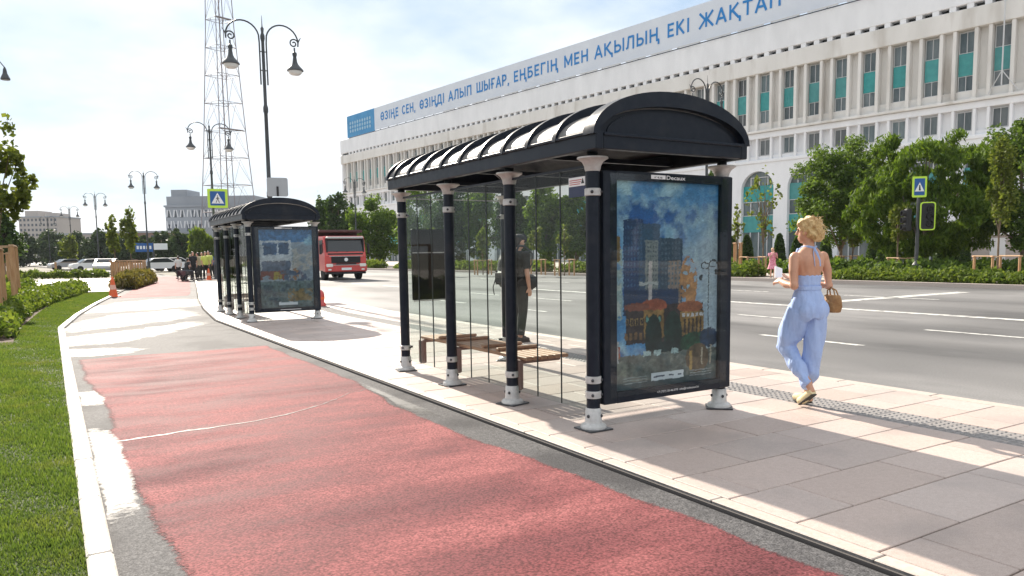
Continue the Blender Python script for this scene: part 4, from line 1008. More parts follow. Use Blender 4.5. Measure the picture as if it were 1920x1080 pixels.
# ------------------------------------------------------------------ far buildings
M_far1 = mat('far_render', (.34, .30, .28), (.42, .38, .35), rough=.9, scale=.05)
M_far2 = mat('far_cladding', (.24, .26, .29), (.30, .32, .35), rough=.7, scale=.05)
M_far3 = mat('far_brick', (.22, .15, .12), rough=.9)
M_fwin = mat('far_window', (.05, .06, .075), rough=.2, objrand=.3)
M_flight = mat('far_white_panel', (.62, .62, .64), rough=.6)
def far_building(label, px0, px1, pyt, D, storeys, cols, m_, depth=18, roof=None, wmat=None, skip=None):
    a = at(px0, 480, D); b = at(px1, 480, D); zt = at((px0+px1)/2, pyt, D).z
    w = (b-a).length; t = thing('far_building', label, 'building', (a.x, a.y, 0)); t.rotation_euler = (0, 0, math.atan2((b-a).y, (b-a).x))
    MB().box(0, w, 0, depth, 0, zt).build('wall', m_, t); MB().box(-.3, w+.3, -.3, depth, zt, zt+.5).build('roof', M_far2, t)
    hgt = zt/storeys; ww = w/cols
    me = MB().box(0, ww*.5, -.06, .2, 0, hgt*.5).mesh('window'); me.materials.append(wmat or M_fwin)
    for i in range(cols):
        for j in range(1, storeys):
            if skip and skip(i, j): continue
            obj('window', me, None, t, (ww*(i+.25), 0, hgt*(j+.25)))
    return t, w, zt
t, w, zt = far_building('brown grey apartment block with stepped roof on the left skyline', 40, 112, 408, 330, 9, 10, M_far1)
MB().box(w*.1, w*.45, 2, 12, zt, zt+3).build('roof_house', M_far1, t); MB().box(w*.62, w*.9, 2, 12, zt, zt+2).build('roof_house', M_far1, t)
t, w, zt = far_building('grey modern building with white zigzag facade patterns left of the mast', 315, 480, 388, 210, 4, 14, M_far2, skip=lambda i, j: (i*3+j*5) % 4 == 0)
MB().box(0, w, 1, 17, zt+.5, zt+3.0).build('upper_storey', M_far2, t); MB().box(w*.02, w*.20, 3, 12, zt+3, zt+5.0).build('roof_house', M_far2, t)
for r_ in range(2):
    for i in range(26):
        x = w*(i+.2)/26; z = zt*(.62+.2*r_); d = w/26*.5
        MB().prism([(x, z), (x+d*.7, z), (x+d*1.3, z+zt*.13), (x+d*.5, z+zt*.13)] if (i+r_) % 2 else [(x+d*.6, z), (x+d*1.2, z), (x+d*.4, z+zt*.13), (x-d*.1, z+zt*.13)], 'y', -.12, -.02).build('facade_panel', M_flight, t)
far_building('low dark brick block with flat roof among the far trees', 190, 312, 437, 190, 3, 8, M_far3)
far_building('low far grey block between the lamps on the left', 112, 192, 440, 240, 3, 8, M_far1)
kz = at(1868, 480, 50)
kt = thing('utility_block', 'low grey walled block half hidden behind the right hand trees', 'building', (kz.x, kz.y, .1), -.95)
MB().box(-2.0, 2.0, 0, 3, 0, 2.1).build('wall', M_far1, kt); MB().box(-2.2, 2.2, -.25, 3.2, 2.1, 2.35).build('roof', M_wall_low, kt)
MB().box(-.4, .5, -.06, .1, .05, 1.9).build('door', M_frame, kt)

# ------------------------------------------------------------------ dump truck
M_truck = mat('truck_red', (.52, .05, .045), (.58, .07, .06), rough=.35, scale=3, spec=.5, coat=.4)
M_truck_body = mat('truck_body_maroon', (.06, .022, .022), (.09, .035, .033), rough=.6, scale=3)
M_tyre = mat('tyre', (.015, .015, .016), rough=.8)
M_wind = mat('vehicle_glass', (.02, .026, .032), rough=.08, spec=.6)
M_headl = mat('headlamp', (.75, .74, .68), rough=.2)
tp_ = at(650, 524, 45)
tk = thing('dump_truck', 'red dump truck driving towards the viewer, right of the far shelter', 'truck', (tp_.x, tp_.y, 0), -.06)
cab = MB()
prof = [(0.02, .55), (0, .75), (0, 1.45), (.06, 1.62), (.30, 2.52), (.42, 2.62), (1.9, 2.66), (1.95, .7), (1.7, .55)]
cab.prism(prof, 'x', -1.25, 1.25); c_ = cab.build('cab', M_truck, tk); bv = c_.modifiers.new('edge', 'BEVEL'); bv.width = .09; bv.segments = 3; bv.limit_method = 'ANGLE'
MB().add([(-1.08, .075, 1.70), (1.08, .075, 1.70), (1.06, .275, 2.42), (-1.06, .275, 2.42)], [(0, 1, 2, 3)]).build('windscreen', M_wind, tk)
tk.children[-1].data.transform(Matrix.Translation((0, -.025, 0)))
MB().box(-1.12, 1.12, .02, .30, 2.44, 2.58, bev=.05).build('sun_visor', M_cast, tk)
MB().box(-1.14, -1.06, .03, .26, 1.66, 2.46).build('window_pillar', M_sigblack, tk); MB().box(1.06, 1.14, .03, .26, 1.66, 2.46).build('window_pillar', M_sigblack, tk)
MB().box(-1.0, 1.0, -.06, -.036, 1.40, 1.43).build('grille_trim', M_cast, tk); MB().box(-1.15, 1.15, -.095, -.082, .885, .915).build('bumper_trim', M_cast, tk)
gr = MB().box(-.88, .88, -.035, .02, 1.02, 1.40, bev=.03).build('grille', M_sigblack, tk)
for z in (1.09, 1.17, 1.25, 1.33): MB().box(-.85, .85, -.045, -.036, z, z+.02).build('grille_bar', M_tyre, gr)
MB().lathe([(.11, 0), (.11, .02)], 12, M=Matrix.Translation((0, -.037, 1.22)) @ Matrix.Rotation(math.pi/2, 4, 'X')).build('badge', M_sign_white, tk)
MB().box(-1.27, 1.27, -.08, .3, .50, .92, bev=.05).build('bumper', M_truck, tk)
MB().box(-.6, .6, -.09, .1, .93, 1.0, bev=.01).build('lower_slot', M_sigblack, tk)
MB().box(-1.2, 1.2, -.05, .3, .36, .50, bev=.03).build('bumper_skirt', M_sigblack, tk)
MB().box(-1.06, 1.06, .02, .06, 1.46, 1.60, bev=.01).build('cowl', M_sigblack, tk)
MB().box(-.30, .30, -.10, -.085, .60, .74).build('number_plate', M_sign_white, tk)
for s in (-1, 1):
    MB().box(s*1.0-.2, s*1.0+.2, -.10, -.02, .78, .98, bev=.03).build('headlight', M_headl, tk)
    MB().box(s*1.0-.1, s*1.0+.1, -.10, -.02, .58, .68, bev=.02).build('fog_light', M_headl, tk)
    MB().box(s*1.13-.1, s*1.13+.1, .25, .6, .50, 1.3, bev=.03).build('corner_step', M_truck, tk)
    MB().box(s*1.27-.02 if s > 0 else -1.29, 1.29 if s > 0 else -1.25, .42, 1.15, 1.62, 2.38).build('side_window', M_wind, tk)
    MB().box(s*1.45-.07, s*1.45+.07, .12, .22, 1.55, 2.15, bev=.03).build('mirror', M_sigblack, tk)
    MB().cyl((s*1.25, .2, 2.2), (s*1.45, .17, 2.1), .02, 5).build('mirror_arm', M_sigblack, tk)
    MB().cyl((s*.3-.25, .06, 1.68), (s*.3+.25, .10, 1.78), .012, 5).build('wiper', M_sigblack, tk)
bd = MB(); bd.prism([(2.15, .95), (7.6, .95), (7.9, 3.0), (2.0, 3.0)], 'x', -1.32, 1.32); bd.build('dump_body', M_truck_body, tk)
MB().box(-1.34, 1.34, .9, 2.2, 2.84, 3.0, bev=.03).build('cab_guard', M_truck_body, tk)
for y in np.arange(2.6, 7.5, .8): MB().box(-1.37, -1.321, y, y+.12, 1.0, 2.9).build('body_rib', M_truck_body, tk)
MB().box(-.45, .45, .6, 7.8, .62, .94).build('chassis', M_sigblack, tk)
for y in (1.05, 5.2, 6.6):
    for s in (-1, 1):
        w_ = MB(); w_.lathe([(.40, -.16), (.50, -.13), (.50, .13), (.40, .16), (.30, .10)], 20, M=Matrix.Translation((s*1.03, y, .5)) @ Matrix.Rotation(math.pi/2, 4, 'Y'))
        wo = w_.build('wheel', M_tyre, tk, 40); MB().lathe([(.29, -.12), (.29, .12)], 16, M=Matrix.Translation((s*1.03, y, .5)) @ Matrix.Rotation(math.pi/2, 4, 'Y')).build('rim', M_cast, wo)

# ------------------------------------------------------------------ parked cars far down the street
def make_car(label, x, y, rz, paint, group='cars parked far down the street'):
    t = thing('parked_car', label, 'car', (x, y, 0), rz, group)
    prof = [(-2.2, .35), (-2.25, .62), (-2.1, .86), (-1.3, .95), (-.65, 1.40), (.75, 1.44), (1.55, .98), (2.15, .9), (2.25, .6), (2.2, .35)]
    MB().prism(prof, 'y', -.86, .86).build('body', paint, t, 35)
    MB().prism([(-1.18, .97), (-.62, 1.36), (.70, 1.39), (1.38, .98)], 'y', -.87, .87).build('side_glass', M_wind, t)
    MB().add([(-1.34, -.72, .99), (-1.34, .72, .99), (-.72, .66, 1.40), (-.72, -.66, 1.40)], [(0, 1, 2, 3)]).build('windscreen', M_wind, t)
    t.children[-1].data.transform(Matrix.Translation((-.02, 0, .02)))
    for s in (-1, 1):
        MB().box(-2.27, -2.15, s*.62-.16, s*.62+.16, .62, .76, bev=.02).build('headlight', M_headl, t)
        for wx in (-1.35, 1.35): MB().lathe([(.30, -.1), (.32, -.08), (.32, .08), (.30, .1)], 16, M=Matrix.Translation((wx, s*.80, .32)) @ Matrix.Rotation(math.pi/2, 4, 'X')).build('wheel', M_tyre, t)
    return t
M_cw = mat('car_white', (.74, .74, .74), rough=.3, coat=.5); M_cs = mat('car_silver', (.4, .41, .43), rough=.3, metal=.3, coat=.5); M_cd = mat('car_dark', (.03, .035, .05), rough=.3, coat=.5)
cars = [(128, 507, 100, .3, M_cs, 'silver car left of the wooden surround'), (172, 507, 88, .2, M_cw, 'pale car just left of the orange cone'),
        (201, 511, 74, 1.35, M_cs, 'silver car facing the viewer above the orange cone'), (298, 512, 78, .15, M_cw, 'white car left of the standing group'), (325, 512, 82, .1, M_cw, 'white car right behind the standing group'), (380, 511, 86, .1, M_cd, 'dark car at the right of the standing group')]
for px, py, D, rz, m_, lb in cars:
    p = at(px, py, D); make_car(lb, p.x, p.y, rz, m_)

# traffic cones and a red marker
def make_cone(label, x, y, s=1.0, z=0.0):
    t = thing('traffic_cone', label, 'traffic cone', (x, y, z), .3, None, s)
    MB().box(-.19, .19, -.19, .19, 0, .035, bev=.01).build('base', M_orange, t)
    MB().lathe([(.14, .035), (.125, .16), (.10, .34), (.07, .52), (.035, .70), (.02, .72)], 16).build('cone_body', M_orange, t, 40)
    MB().lathe([(.113, .27), (.088, .43)], 16, caps=False).build('band', mat('cone_band', (.75, .45, .36), rough=.5), t, 40)
    return t
make_cone('orange traffic cone standing on the bend of the lawn kerb', 1.95, 31.6, 1.05, LZ)
make_cone('small red orange cone by the feet of the standing group', 8.35, 49.6, 1.0, LZ)
p = at(600, 543, 21)
rb = thing('road_barrier', 'red rounded plastic barrier peeping past the front post of the far shelter', 'barrier', (p.x, p.y, .10), 0, None, .62)
MB().lathe([(.24, 0), (.25, .1), (.17, .18), (.19, .45), (.16, .62), (.08, .72), (.02, .74)], 14).build('shell', M_truck, rb, 50); MB().lathe([(.185, .3), (.195, .42)], 14, caps=False).build('band', M_orange, rb, 50)
# ------------------------------------------------------------------ vegetation
def leafmat(n, a, b, t=.3): return mat(n, a, b, rough=.6, island=True, trans=t, spec=.15)
M_leaf_mid = leafmat('leaf_mid', (.045, .085, .018), (.12, .185, .04), .42)
M_leaf_dark = leafmat('leaf_dark', (.022, .046, .014), (.06, .105, .026), .32)
M_leaf_willow = leafmat('leaf_willow', (.045, .088, .013), (.12, .185, .027), .4)
M_leaf_young = leafmat('leaf_young', (.07, .10, .02), (.15, .18, .04), .4)
M_leaf_hedge = leafmat('leaf_hedge', (.06, .105, .018), (.16, .205, .045), .38)
M_leaf_dry = leafmat('leaf_dry_hedge', (.09, .09, .025), (.17, .14, .05), .3)
M_leaf_far = leafmat('leaf_far', (.03, .052, .022), (.06, .092, .036), .2)

def leaf_quads(P, size, rg, elong=1.5, updir=None, jitter=1.0):
    """diamond leaves centred at P"""
    n = len(P); s = size*(.65+.7*rg.random(n))[:, None]
    a = rg.normal(size=(n, 3)); 
    if updir is not None: a = a*jitter + np.asarray(updir)
    a /= np.linalg.norm(a, axis=1, keepdims=True)
    b = rg.normal(size=(n, 3)); b -= a*(a*b).sum(1, keepdims=True); b /= np.linalg.norm(b, axis=1, keepdims=True)
    V = np.empty((n, 4, 3)); V[:, 0] = P-a*s*elong*.5; V[:, 1] = P+b*s*.5; V[:, 2] = P+a*s*elong*.5; V[:, 3] = P-b*s*.5
    return V.reshape(-1, 3), np.arange(n*4).reshape(-1, 4)

def crown_points(n, rxy, rz, zc, rg, clumps=60, cr=.28, shell=.55, low=1.0, droop=0.0):
    d = rg.normal(size=(clumps, 3)); d /= np.linalg.norm(d, axis=1, keepdims=True)
    rad = shell+(1-shell)*rg.random(clumps)**.6
    # uneven outline: scale radius by low frequency bumps
    bump = 1+.16*np.sin(d[:, 0]*5+rg.random()*6)+.12*np.sin(d[:, 2]*6+d[:, 1]*4+rg.random()*6)
    C = d*(rad*bump)[:, None]*np.array([rxy, rxy, rz])*(1-cr*.6)
    k = rg.integers(0, clumps, n); o_ = rg.normal(size=(n, 3)); o_ /= np.linalg.norm(o_, axis=1, keepdims=True)
    rr = cr*(.5+.8*rg.random(clumps))[k]*rg.random(n)**.45
    P = C[k]+o_*rr[:, None]*np.array([rxy, rxy, rz])*np.array([1, 1, .8])
    if droop: P[:, 2] -= droop*(np.hypot(P[:, 0], P[:, 1])/rxy)**2*rz
    P[:, 2] += zc
    return P, C+np.array([0, 0, zc])

def make_tree(label, x, y, ztop, zbot, r, leaf, n=6000, size=.13, z0=.1, seed=0, clumps=70, cr=.28, trunk=.12, elong=1.6, up=None, group=None, name='tree', shell=.5, jitter=1.0, twigs=10):
    rg = np.random.default_rng(100+seed)
    t = thing(name, label, 'tree', (x, y, z0), 0, group)
    ztop -= z0; zbot -= z0; zc = (ztop+zbot)/2; rz = (ztop-zbot)/2
    P, C = crown_points(n, r, rz, zc, rg, clumps, cr, shell)
    P[:, 2] = np.maximum(P[:, 2], zbot*.5+.1)
    V, F = leaf_quads(P, size, rg, elong, up, jitter)
    tb = MB(); w1, w2 = rg.normal(size=2)*.08*r
    pts = [(0, 0, 0), (w1*.3, w2*.3, zbot*.6), (w1, w2, zc), (w1*1.2, w2*.7, zc+rz*.6)]
    tb.tube(pts, [trunk, trunk*.8, trunk*.5, trunk*.15], 8)
    for i in range(min(twigs, len(C))):
        c = C[i]; zs = zbot*.7+(zc-zbot*.7)*rg.random(); 
        tb.tube([(w1*.6, w2*.6, min(zs, c[2]*.9)), ((c[0]+w1)*.5, (c[1]+w2)*.5, (zs+c[2])*.52), tuple(c)], [trunk*.45, trunk*.28, trunk*.08], 5)
    tb.build('trunk', M_bark, t, 60)
    obj('crown', np_mesh('crown', V, F, leaf), None, t)
    return t

def px_tree(label, px, ytop, ybot, hwpx, D, leaf, **kw):
    c = at(px, 470, D); zt = at(px, ytop, D).z; zb = at(px, ybot, D).z
    return make_tree(label, c.x, c.y, zt, zb, hwpx*D/FPX, leaf, **kw)

G1 = 'street trees across the road'
px_tree('broad dark leafed tree right of the two arched bays, behind the woman', 1580, 268, 480, 108, 43, M_leaf_mid, n=30000, size=.10, seed=1, clumps=110, cr=.22, group=G1)
px_tree('rounded bright green willow like tree behind the signal post', 1740, 250, 490, 126, 37, M_leaf_willow, n=42000, size=.075, seed=2, clumps=340, cr=.14, elong=4.2, up=(0, 0, 1.2), jitter=.8, shell=.78, group=G1)
px_tree('dark leafy tree cut by the right edge of the view', 1925, 208, 475, 95, 35, M_leaf_mid, n=26000, size=.10, seed=3, clumps=100, cr=.22, group=G1)
px_tree('slim young tree with loose foliage tied above its stakes at the far right', 1872, 236, 435, 28, 30, M_leaf_young, n=3000, size=.085, seed=4, clumps=45, cr=.3, trunk=.05, shell=.2, group=G1)
px_tree('nearly bare young staked tree before the arched bays', 1430, 322, 455, 36, 39, M_leaf_young, n=260, size=.13, seed=5, clumps=30, cr=.25, trunk=.045, shell=.5, twigs=26, group=G1)
px_tree('thin young staked tree at the left of the arched bays beside the poster', 1382, 385, 455, 14, 41, M_leaf_young, n=170, size=.13, seed=6, clumps=18, cr=.3, trunk=.04, twigs=12, group=G1)
px_tree('small pale young tree staked below the dark leafed tree', 1598, 395, 470, 18, 42, M_leaf_young, n=500, size=.12, seed=7, clumps=24, trunk=.04, group=G1)
px_tree('small pale young tree staked just left of the signal post', 1684, 375, 460, 22, 35, M_leaf_young, n=700, size=.12, seed=8, clumps=30, trunk=.045, group=G1)
px_tree('dark dense tree right of the far shelter at the building corner', 632, 350, 505, 46, 104, M_leaf_dark, n=9000, size=.26, seed=9, group=G1)
px_tree('broad mid green tree right behind the red truck', 705, 366, 505, 62, 88, M_leaf_mid, n=13000, size=.2, seed=10, group=G1)
px_tree('tall thin leader tree between far shelter and truck', 603, 358, 490, 13, 92, M_leaf_dark, n=900, size=.3, seed=11, trunk=.08, group=G1)
for i, (px, yt, hw_, D, lf, lb) in enumerate([(790, 340, 40, 78, M_leaf_mid, 'first tree seen through the shelter glass from the left'), (850, 345, 36, 72, M_leaf_dark, 'second tree through the shelter glass, darker and rounder'), (905, 338, 36, 70, M_leaf_mid, 'third tree through the shelter glass, beside the standing man'),
        (965, 350, 34, 66, M_leaf_dark, 'dark tree directly behind the standing man'), (1022, 345, 34, 62, M_leaf_willow, 'bright tree right of the standing man through the glass'), (1078, 355, 32, 60, M_leaf_mid, 'tree behind the near post of the shelter'), (1140, 345, 34, 58, M_leaf_mid, 'tree hidden largely behind the poster case, left side'), (1330, 330, 22, 62, M_leaf_dark, 'tree hidden largely behind the poster case, right side')]):
    px_tree(lb, px, yt-4, 500, hw_*1.25, D, lf, n=11000, size=.16, seed=20+i, group=G1)
for i, (px, D) in enumerate([(812, 50), (905, 48), (1005, 46), (1058, 44)]):
    px_tree(['small staked sapling left in the glass bay beside the dark board', 'small staked sapling behind the backpack of the standing man', 'small staked sapling right of the standing man', 'small staked sapling next to the near shelter post'][i], px, 420, 475, 14, D, M_leaf_young, n=420, size=.14, seed=40+i, clumps=24, trunk=.04, group='saplings behind the shelter glass')
for i, yy in enumerate([-4, -16, -27, -39, -52]):
    make_tree(['first','second','third','fourth','fifth'][i]+' street tree behind the viewer, counted from the willow like tree', 37+i % 2*2, yy, 7.5+i % 3*.5, 1.5, 3.2, M_leaf_mid, n=5000, size=.26, seed=50+i, group='street trees behind the viewer')

G2 = 'trees far down the street'
rowt = [(52, 432, 24, 150, 'far tree at the left skyline below the apartment block'), (92, 428, 26, 165, 'far tree right of the left hedge top'), (140, 436, 26, 150, 'far tree between the two small lamps'), (186, 430, 24, 140, 'far tree behind the fourth lamp'), (228, 432, 26, 135, 'far tree behind the young timber braced trees'),
        (272, 430, 24, 140, 'far tree behind the blue direction board'), (312, 424, 26, 130, 'far tree below the grey patterned building'), (345, 430, 22, 120, 'far tree left of the weeping tree'), (415, 428, 22, 125, 'far tree seen through the far shelter glass'), (455, 430, 24, 125, 'far tree seen through the middle of the far shelter'), (560, 440, 24, 120, 'far tree hidden behind the far poster'), (15, 440, 30, 140, 'far tree behind the log posts')]
for i, (px, yt, hw_, D, lb) in enumerate(rowt):
    px_tree(lb, px, yt, 505, hw_*1.2, D, M_leaf_far, n=5000, size=.34, seed=70+i, clumps=50, trunk=.16, group=G2, twigs=5)
px_tree('pale weeping tree behind the standing group of people', 380, 425, 500, 28, 95, M_leaf_hedge, n=5000, size=.25, seed=90, elong=3, up=(0, 0, -1), jitter=.7, group=G2)
px_tree('taller young conifer like tree in the timber surround left of the lamps', 246, 378, 486, 16, 62, M_leaf_young, n=900, size=.2, seed=91, clumps=45, trunk=.05, shell=.2, group=G2, twigs=16)
px_tree('short young leafy tree left in the timber surround', 214, 402, 486, 15, 64, M_leaf_young, n=620, size=.2, seed=92, clumps=30, trunk=.05, shell=.2, group=G2, twigs=12)
px_tree('yellowish young tree behind the small surround on the left', 130, 440, 492, 17, 100, M_leaf_young, n=900, size=.3, seed=93, trunk=.06, group=G2)
px_tree('near linden like tree with broad leaves at the left edge, above the log posts', -12, 200, 475, 66, 21, M_leaf_young, n=3600, size=.125, seed=94, clumps=70, cr=.2, trunk=.06, elong=1.25, shell=.35, twigs=30)
px_tree('dark tree behind the log posts at the left edge', 6, 395, 500, 36, 48, M_leaf_dark, n=4500, size=.17, seed=95, clumps=60)

# clipped cone shrubs in front of the arches
for i, (px, yt, D, hw_) in enumerate([(1374, 445, 50, 12), (1400, 442, 52, 13), (1461, 440, 50, 12), (1496, 442, 50, 15), (1548, 444, 50, 12), (1640, 446, 52, 16), (1660, 442, 50, 16), (1770, 440, 50, 18), (1800, 440, 50, 18)]):
    rg = np.random.default_rng(300+i); c = at(px, 480, D); h = at(px, yt, D).z-.1; r_ = hw_*D/FPX
    lb = ['nearest the poster case', 'behind the thin staked sapling', 'right of the girl in pink', 'left of the woman, widest', 'right behind the woman', 'left one under the dark leafed tree', 'right one under the dark leafed tree', 'left one under the willow like tree', 'right one under the willow like tree'][i]
    t = thing('cone_shrub', 'clipped dark cone shrub '+lb, 'shrub', (c.x, c.y, .1), 0, 'clipped cone shrubs along the building')
    n = 2600; zz = rg.random(n)**1.2; rad = r_*np.sqrt(np.clip(1-zz**1.6, 0, 1))*(.8+.25*rg.random(n)); an = rg.random(n)*6.283
    P = np.stack([rad*np.cos(an), rad*np.sin(an), zz*h+.05], 1); V, F = leaf_quads(P, .12, rg)
    obj('foliage', np_mesh('foliage', V, F, M_leaf_dark), None, t); MB().cyl((0, 0, 0), (0, 0, h*.8), .06, 6, .02).build('stem', M_bark, t)

def make_hedge(label, path, width, h, n, leaf, size=.08, z0=.10, seed=0, group='low hedges', tops=True, up=(0, 0, .7)):
    """leafy strip following path [(x, y), ...]"""
    rg = np.random.default_rng(400+seed); pts = np.array(path, float); seg = np.linalg.norm(np.diff(pts, axis=0), axis=1); cum = np.concatenate([[0], np.cumsum(seg)])
    s = rg.random(n)*cum[-1]; k = np.clip(np.searchsorted(cum, s)-1, 0, len(seg)-1); f = (s-cum[k])/seg[k]
    c = pts[k]+(pts[k+1]-pts[k])*f[:, None]; d = (pts[k+1]-pts[k])/seg[k][:, None]; nn = np.stack([-d[:, 1], d[:, 0]], 1)
    w = (rg.random(n)*2-1); z = rg.random(n)**.7
    hh = h*(.78+.22*np.sin(s*3.1+seed)*np.sin(s*1.3+w*2)+.18*rg.random(n))
    prof = np.sqrt(np.clip(1-np.abs(w)**3, .15, 1))
    P = np.concatenate([c+nn*(w*width/2)[:, None], (z*hh*prof)[:, None]+.02], 1)
    org = np.array([pts[0][0], pts[0][1], 0]); P -= org
    t = thing('hedge', label, 'hedge', (org[0], org[1], z0), 0, group)
    V, F = leaf_quads(P, size, rg, 2.0, up); obj('foliage', np_mesh('foliage', V, F, leaf), None, t)
    st = MB()
    for j in range(int(cum[-1]/.8)+1):
        a = min(j*.8, cum[-1]*.999); kk = min(max(int(np.searchsorted(cum, a))-1, 0), len(seg)-1); q = pts[kk]+(pts[kk+1]-pts[kk])*((a-cum[kk])/seg[kk])-org[:2]
        st.cyl((q[0], q[1], 0), (q[0]+.03, q[1]+.02, h*.6), .012, 4, .006)
    st.build('stems', M_bark, t)
    return t
make_hedge('leafy green hedge bordering the lawn on the left, in front of the log posts', [(-1.15, 16.2), (-1.15, 20), (-.95, 24), (-.5, 28), (.3, 33), (.9, 37)], 1.1, .5, 14000, M_leaf_hedge, .07, seed=1)
make_hedge('taller shaggy hedge behind the left lawn hedge', [(-2.4, 20), (-2.0, 27), (-1.0, 36)], 1.4, .75, 8000, M_leaf_hedge, .09, seed=2)
make_hedge('small grassy hedge in front of the timber surround, beside the second red coating', [(2.75, 38.3), (3.5, 42), (4.7, 47.5)], 1.1, .75, 6000, M_leaf_dry, .10, seed=3, up=(0, 0, 1.3))
make_hedge('hedge strip at the far end of the pale side path', [(-6, 66), (3.5, 62)], 1.2, .6, 3000, M_leaf_hedge, .14, seed=4)
make_hedge('roadside hedge across the road, right of the gap, under the signal post', [(29.9, 8), (29.9, 14), (30.0, 21.2)], 1.6, .55, 14000, M_leaf_hedge, .085, .1, seed=5)
make_hedge('second roadside hedge row behind the signal post', [(33.5, 9), (33.7, 16), (34.0, 25)], 1.8, .85, 9000, M_leaf_mid, .13, .1, seed=6)
make_hedge('roadside hedge left of the gap, behind the girl in pink', [(30.4, 26.0), (30.4, 30), (30.4, 36), (30, 42)], 1.8, .75, 9000, M_leaf_hedge, .12, .1, seed=7)
make_hedge('hedge behind the gap across the road, level with the woman', [(36.5, 24), (36.2, 30), (36, 34)], 1.6, .8, 5000, M_leaf_mid, .13, .1, seed=8)
make_hedge('long far roadside hedge seen through the shelter glass', [(29.8, 44), (29, 55), (28.2, 66)], 1.8, .75, 9000, M_leaf_hedge, .15, .1, seed=9)
make_hedge('far roadside hedge right of the truck', [(27.6, 70), (25.5, 90), (23.5, 108)], 1.8, .8, 7000, M_leaf_hedge, .2, .1, seed=10)
sheet('planting_soil', lambda y: far_kerb(y)+.65, lambda y: far_kerb(y)+2.6, list(np.arange(-40, 21.6, 4))+[21.5], .108, M_soil)
sheet('planting_soil', lambda y: far_kerb(y)+.9, lambda y: far_kerb(y)+3.4, list(np.arange(25.8, 108, 4)), .108, M_soil)

# timber tree surrounds
def make_surround(label, x, y, w, h, r=.05, z0=.10, rz=0.0, group='timber tree stakes', top=True, d=None, posts=4):
    t = thing('tree_stakes', label, 'tree stakes', (x, y, z0), rz, group); d = d or w
    P = [(-w/2, -d/2), (w/2, -d/2), (w/2, d/2), (-w/2, d/2)][:posts]
    for a, b in P:
        MB().lathe([(r, 0), (r*.97, h*.5), (r*.95, h), (r*.7, h+.012)], 10, c=(a, b, 0)).build('post', M_stake, t, 40)
    if top:
        for i in range(len(P)):
            a, b = P[i], P[(i+1) % len(P)]
            q = MB(); dxy = Vector((b[0]-a[0], b[1]-a[1], 0)); u_ = dxy.normalized(); z = h+.012+(.028 if i % 2 else 0)
            M_ = Matrix.Translation((a[0], a[1], z)) @ Matrix.Rotation(math.atan2(dxy.y, dxy.x), 4, 'Z')
            q.box(-.08, dxy.length+.08, -.055, .055, 0, .027, M=M_); q.build('top_rail', M_stake_top, t)
    return t
make_surround('thick log posts with pale rails at the left edge, nearest the camera', -1.45, 20.5, .95, 1.62, .07, d=1.9)
make_surround('second set of thick log posts just behind the nearest ones at the left edge', -1.40, 25.6, 1.1, 1.75, .075, d=2.6)
make_surround('third set of log posts on the left, partly hidden by the hedge', -1.9, 33.0, 1.3, 1.6, .07, d=1.4)
p = at(242, 520, 57); t_ = thing('tree_planter', 'square brown timber surround around two young trees, left of the lamp row', 'planter', (p.x, p.y, 0), -.25, None)
for i in range(12): MB().box(-1.05+i*.175, -.90+i*.175, -.75, -.70, .05, 1.25-.02*(i % 3), bev=.01).build('plank', M_stake, t_)
for i in range(9): MB().box(1.05, 1.10, -.70+i*.17, -.56+i*.17, .05, 1.25-.02*(i % 2), bev=.01).build('plank', M_stake, t_)
for i in range(9): MB().box(-1.10, -1.05, -.70+i*.17, -.56+i*.17, .05, 1.25-.02*(i % 2), bev=.01).build('plank', M_stake, t_)
MB().box(-1.15, 1.15, -.82, -.68, 1.26, 1.31).build('top_rail', M_stake_top, t_); MB().box(-1.15, 1.15, .78, .9, 1.26, 1.31).build('top_rail', M_stake_top, t_)
MB().box(-1.05, 1.05, -.70, .8, 0, .5).build('soil', M_soil, t_)
p = at(130, 506, 98); make_surround('long low timber surround before the parked cars on the far left', p.x, p.y, 3.0, 1.0, .07, 0, .1, d=1.2)
SR = [(1868, 505, 30.2, 1.1, .95, 'stakes of the slim young tree at the far right, with a flat top frame'), (1692, 510, 35.5, .9, .85, 'stakes just left of the signal post'), (1588, 496, 42, .8, .9, 'stakes below the dark leafed tree'), (1412, 505, 39.2, .95, .95, 'stakes of the bare young tree, left of the girl in pink'), (1383, 500, 42, .3, 1.7, 'single tall stake pair at the left of the arched bays')]
for px, py, D, w, h, lb in SR:
    p = at(px, py, D); make_surround('timber '+lb, p.x, p.y, w, h, .05, .1, -.5, 'timber stakes across the road')
for i, (px, D) in enumerate([(812, 50), (905, 48), (1005, 46), (1058, 44)]):
    p = at(px, 470, D); make_surround('pale timber stakes of the '+['left sapling in the glass bay', 'sapling behind the backpack', 'sapling right of the standing man', 'sapling by the near shelter post'][i], p.x, p.y, .9, .9, .05, .1, -.3, 'timber stakes across the road')
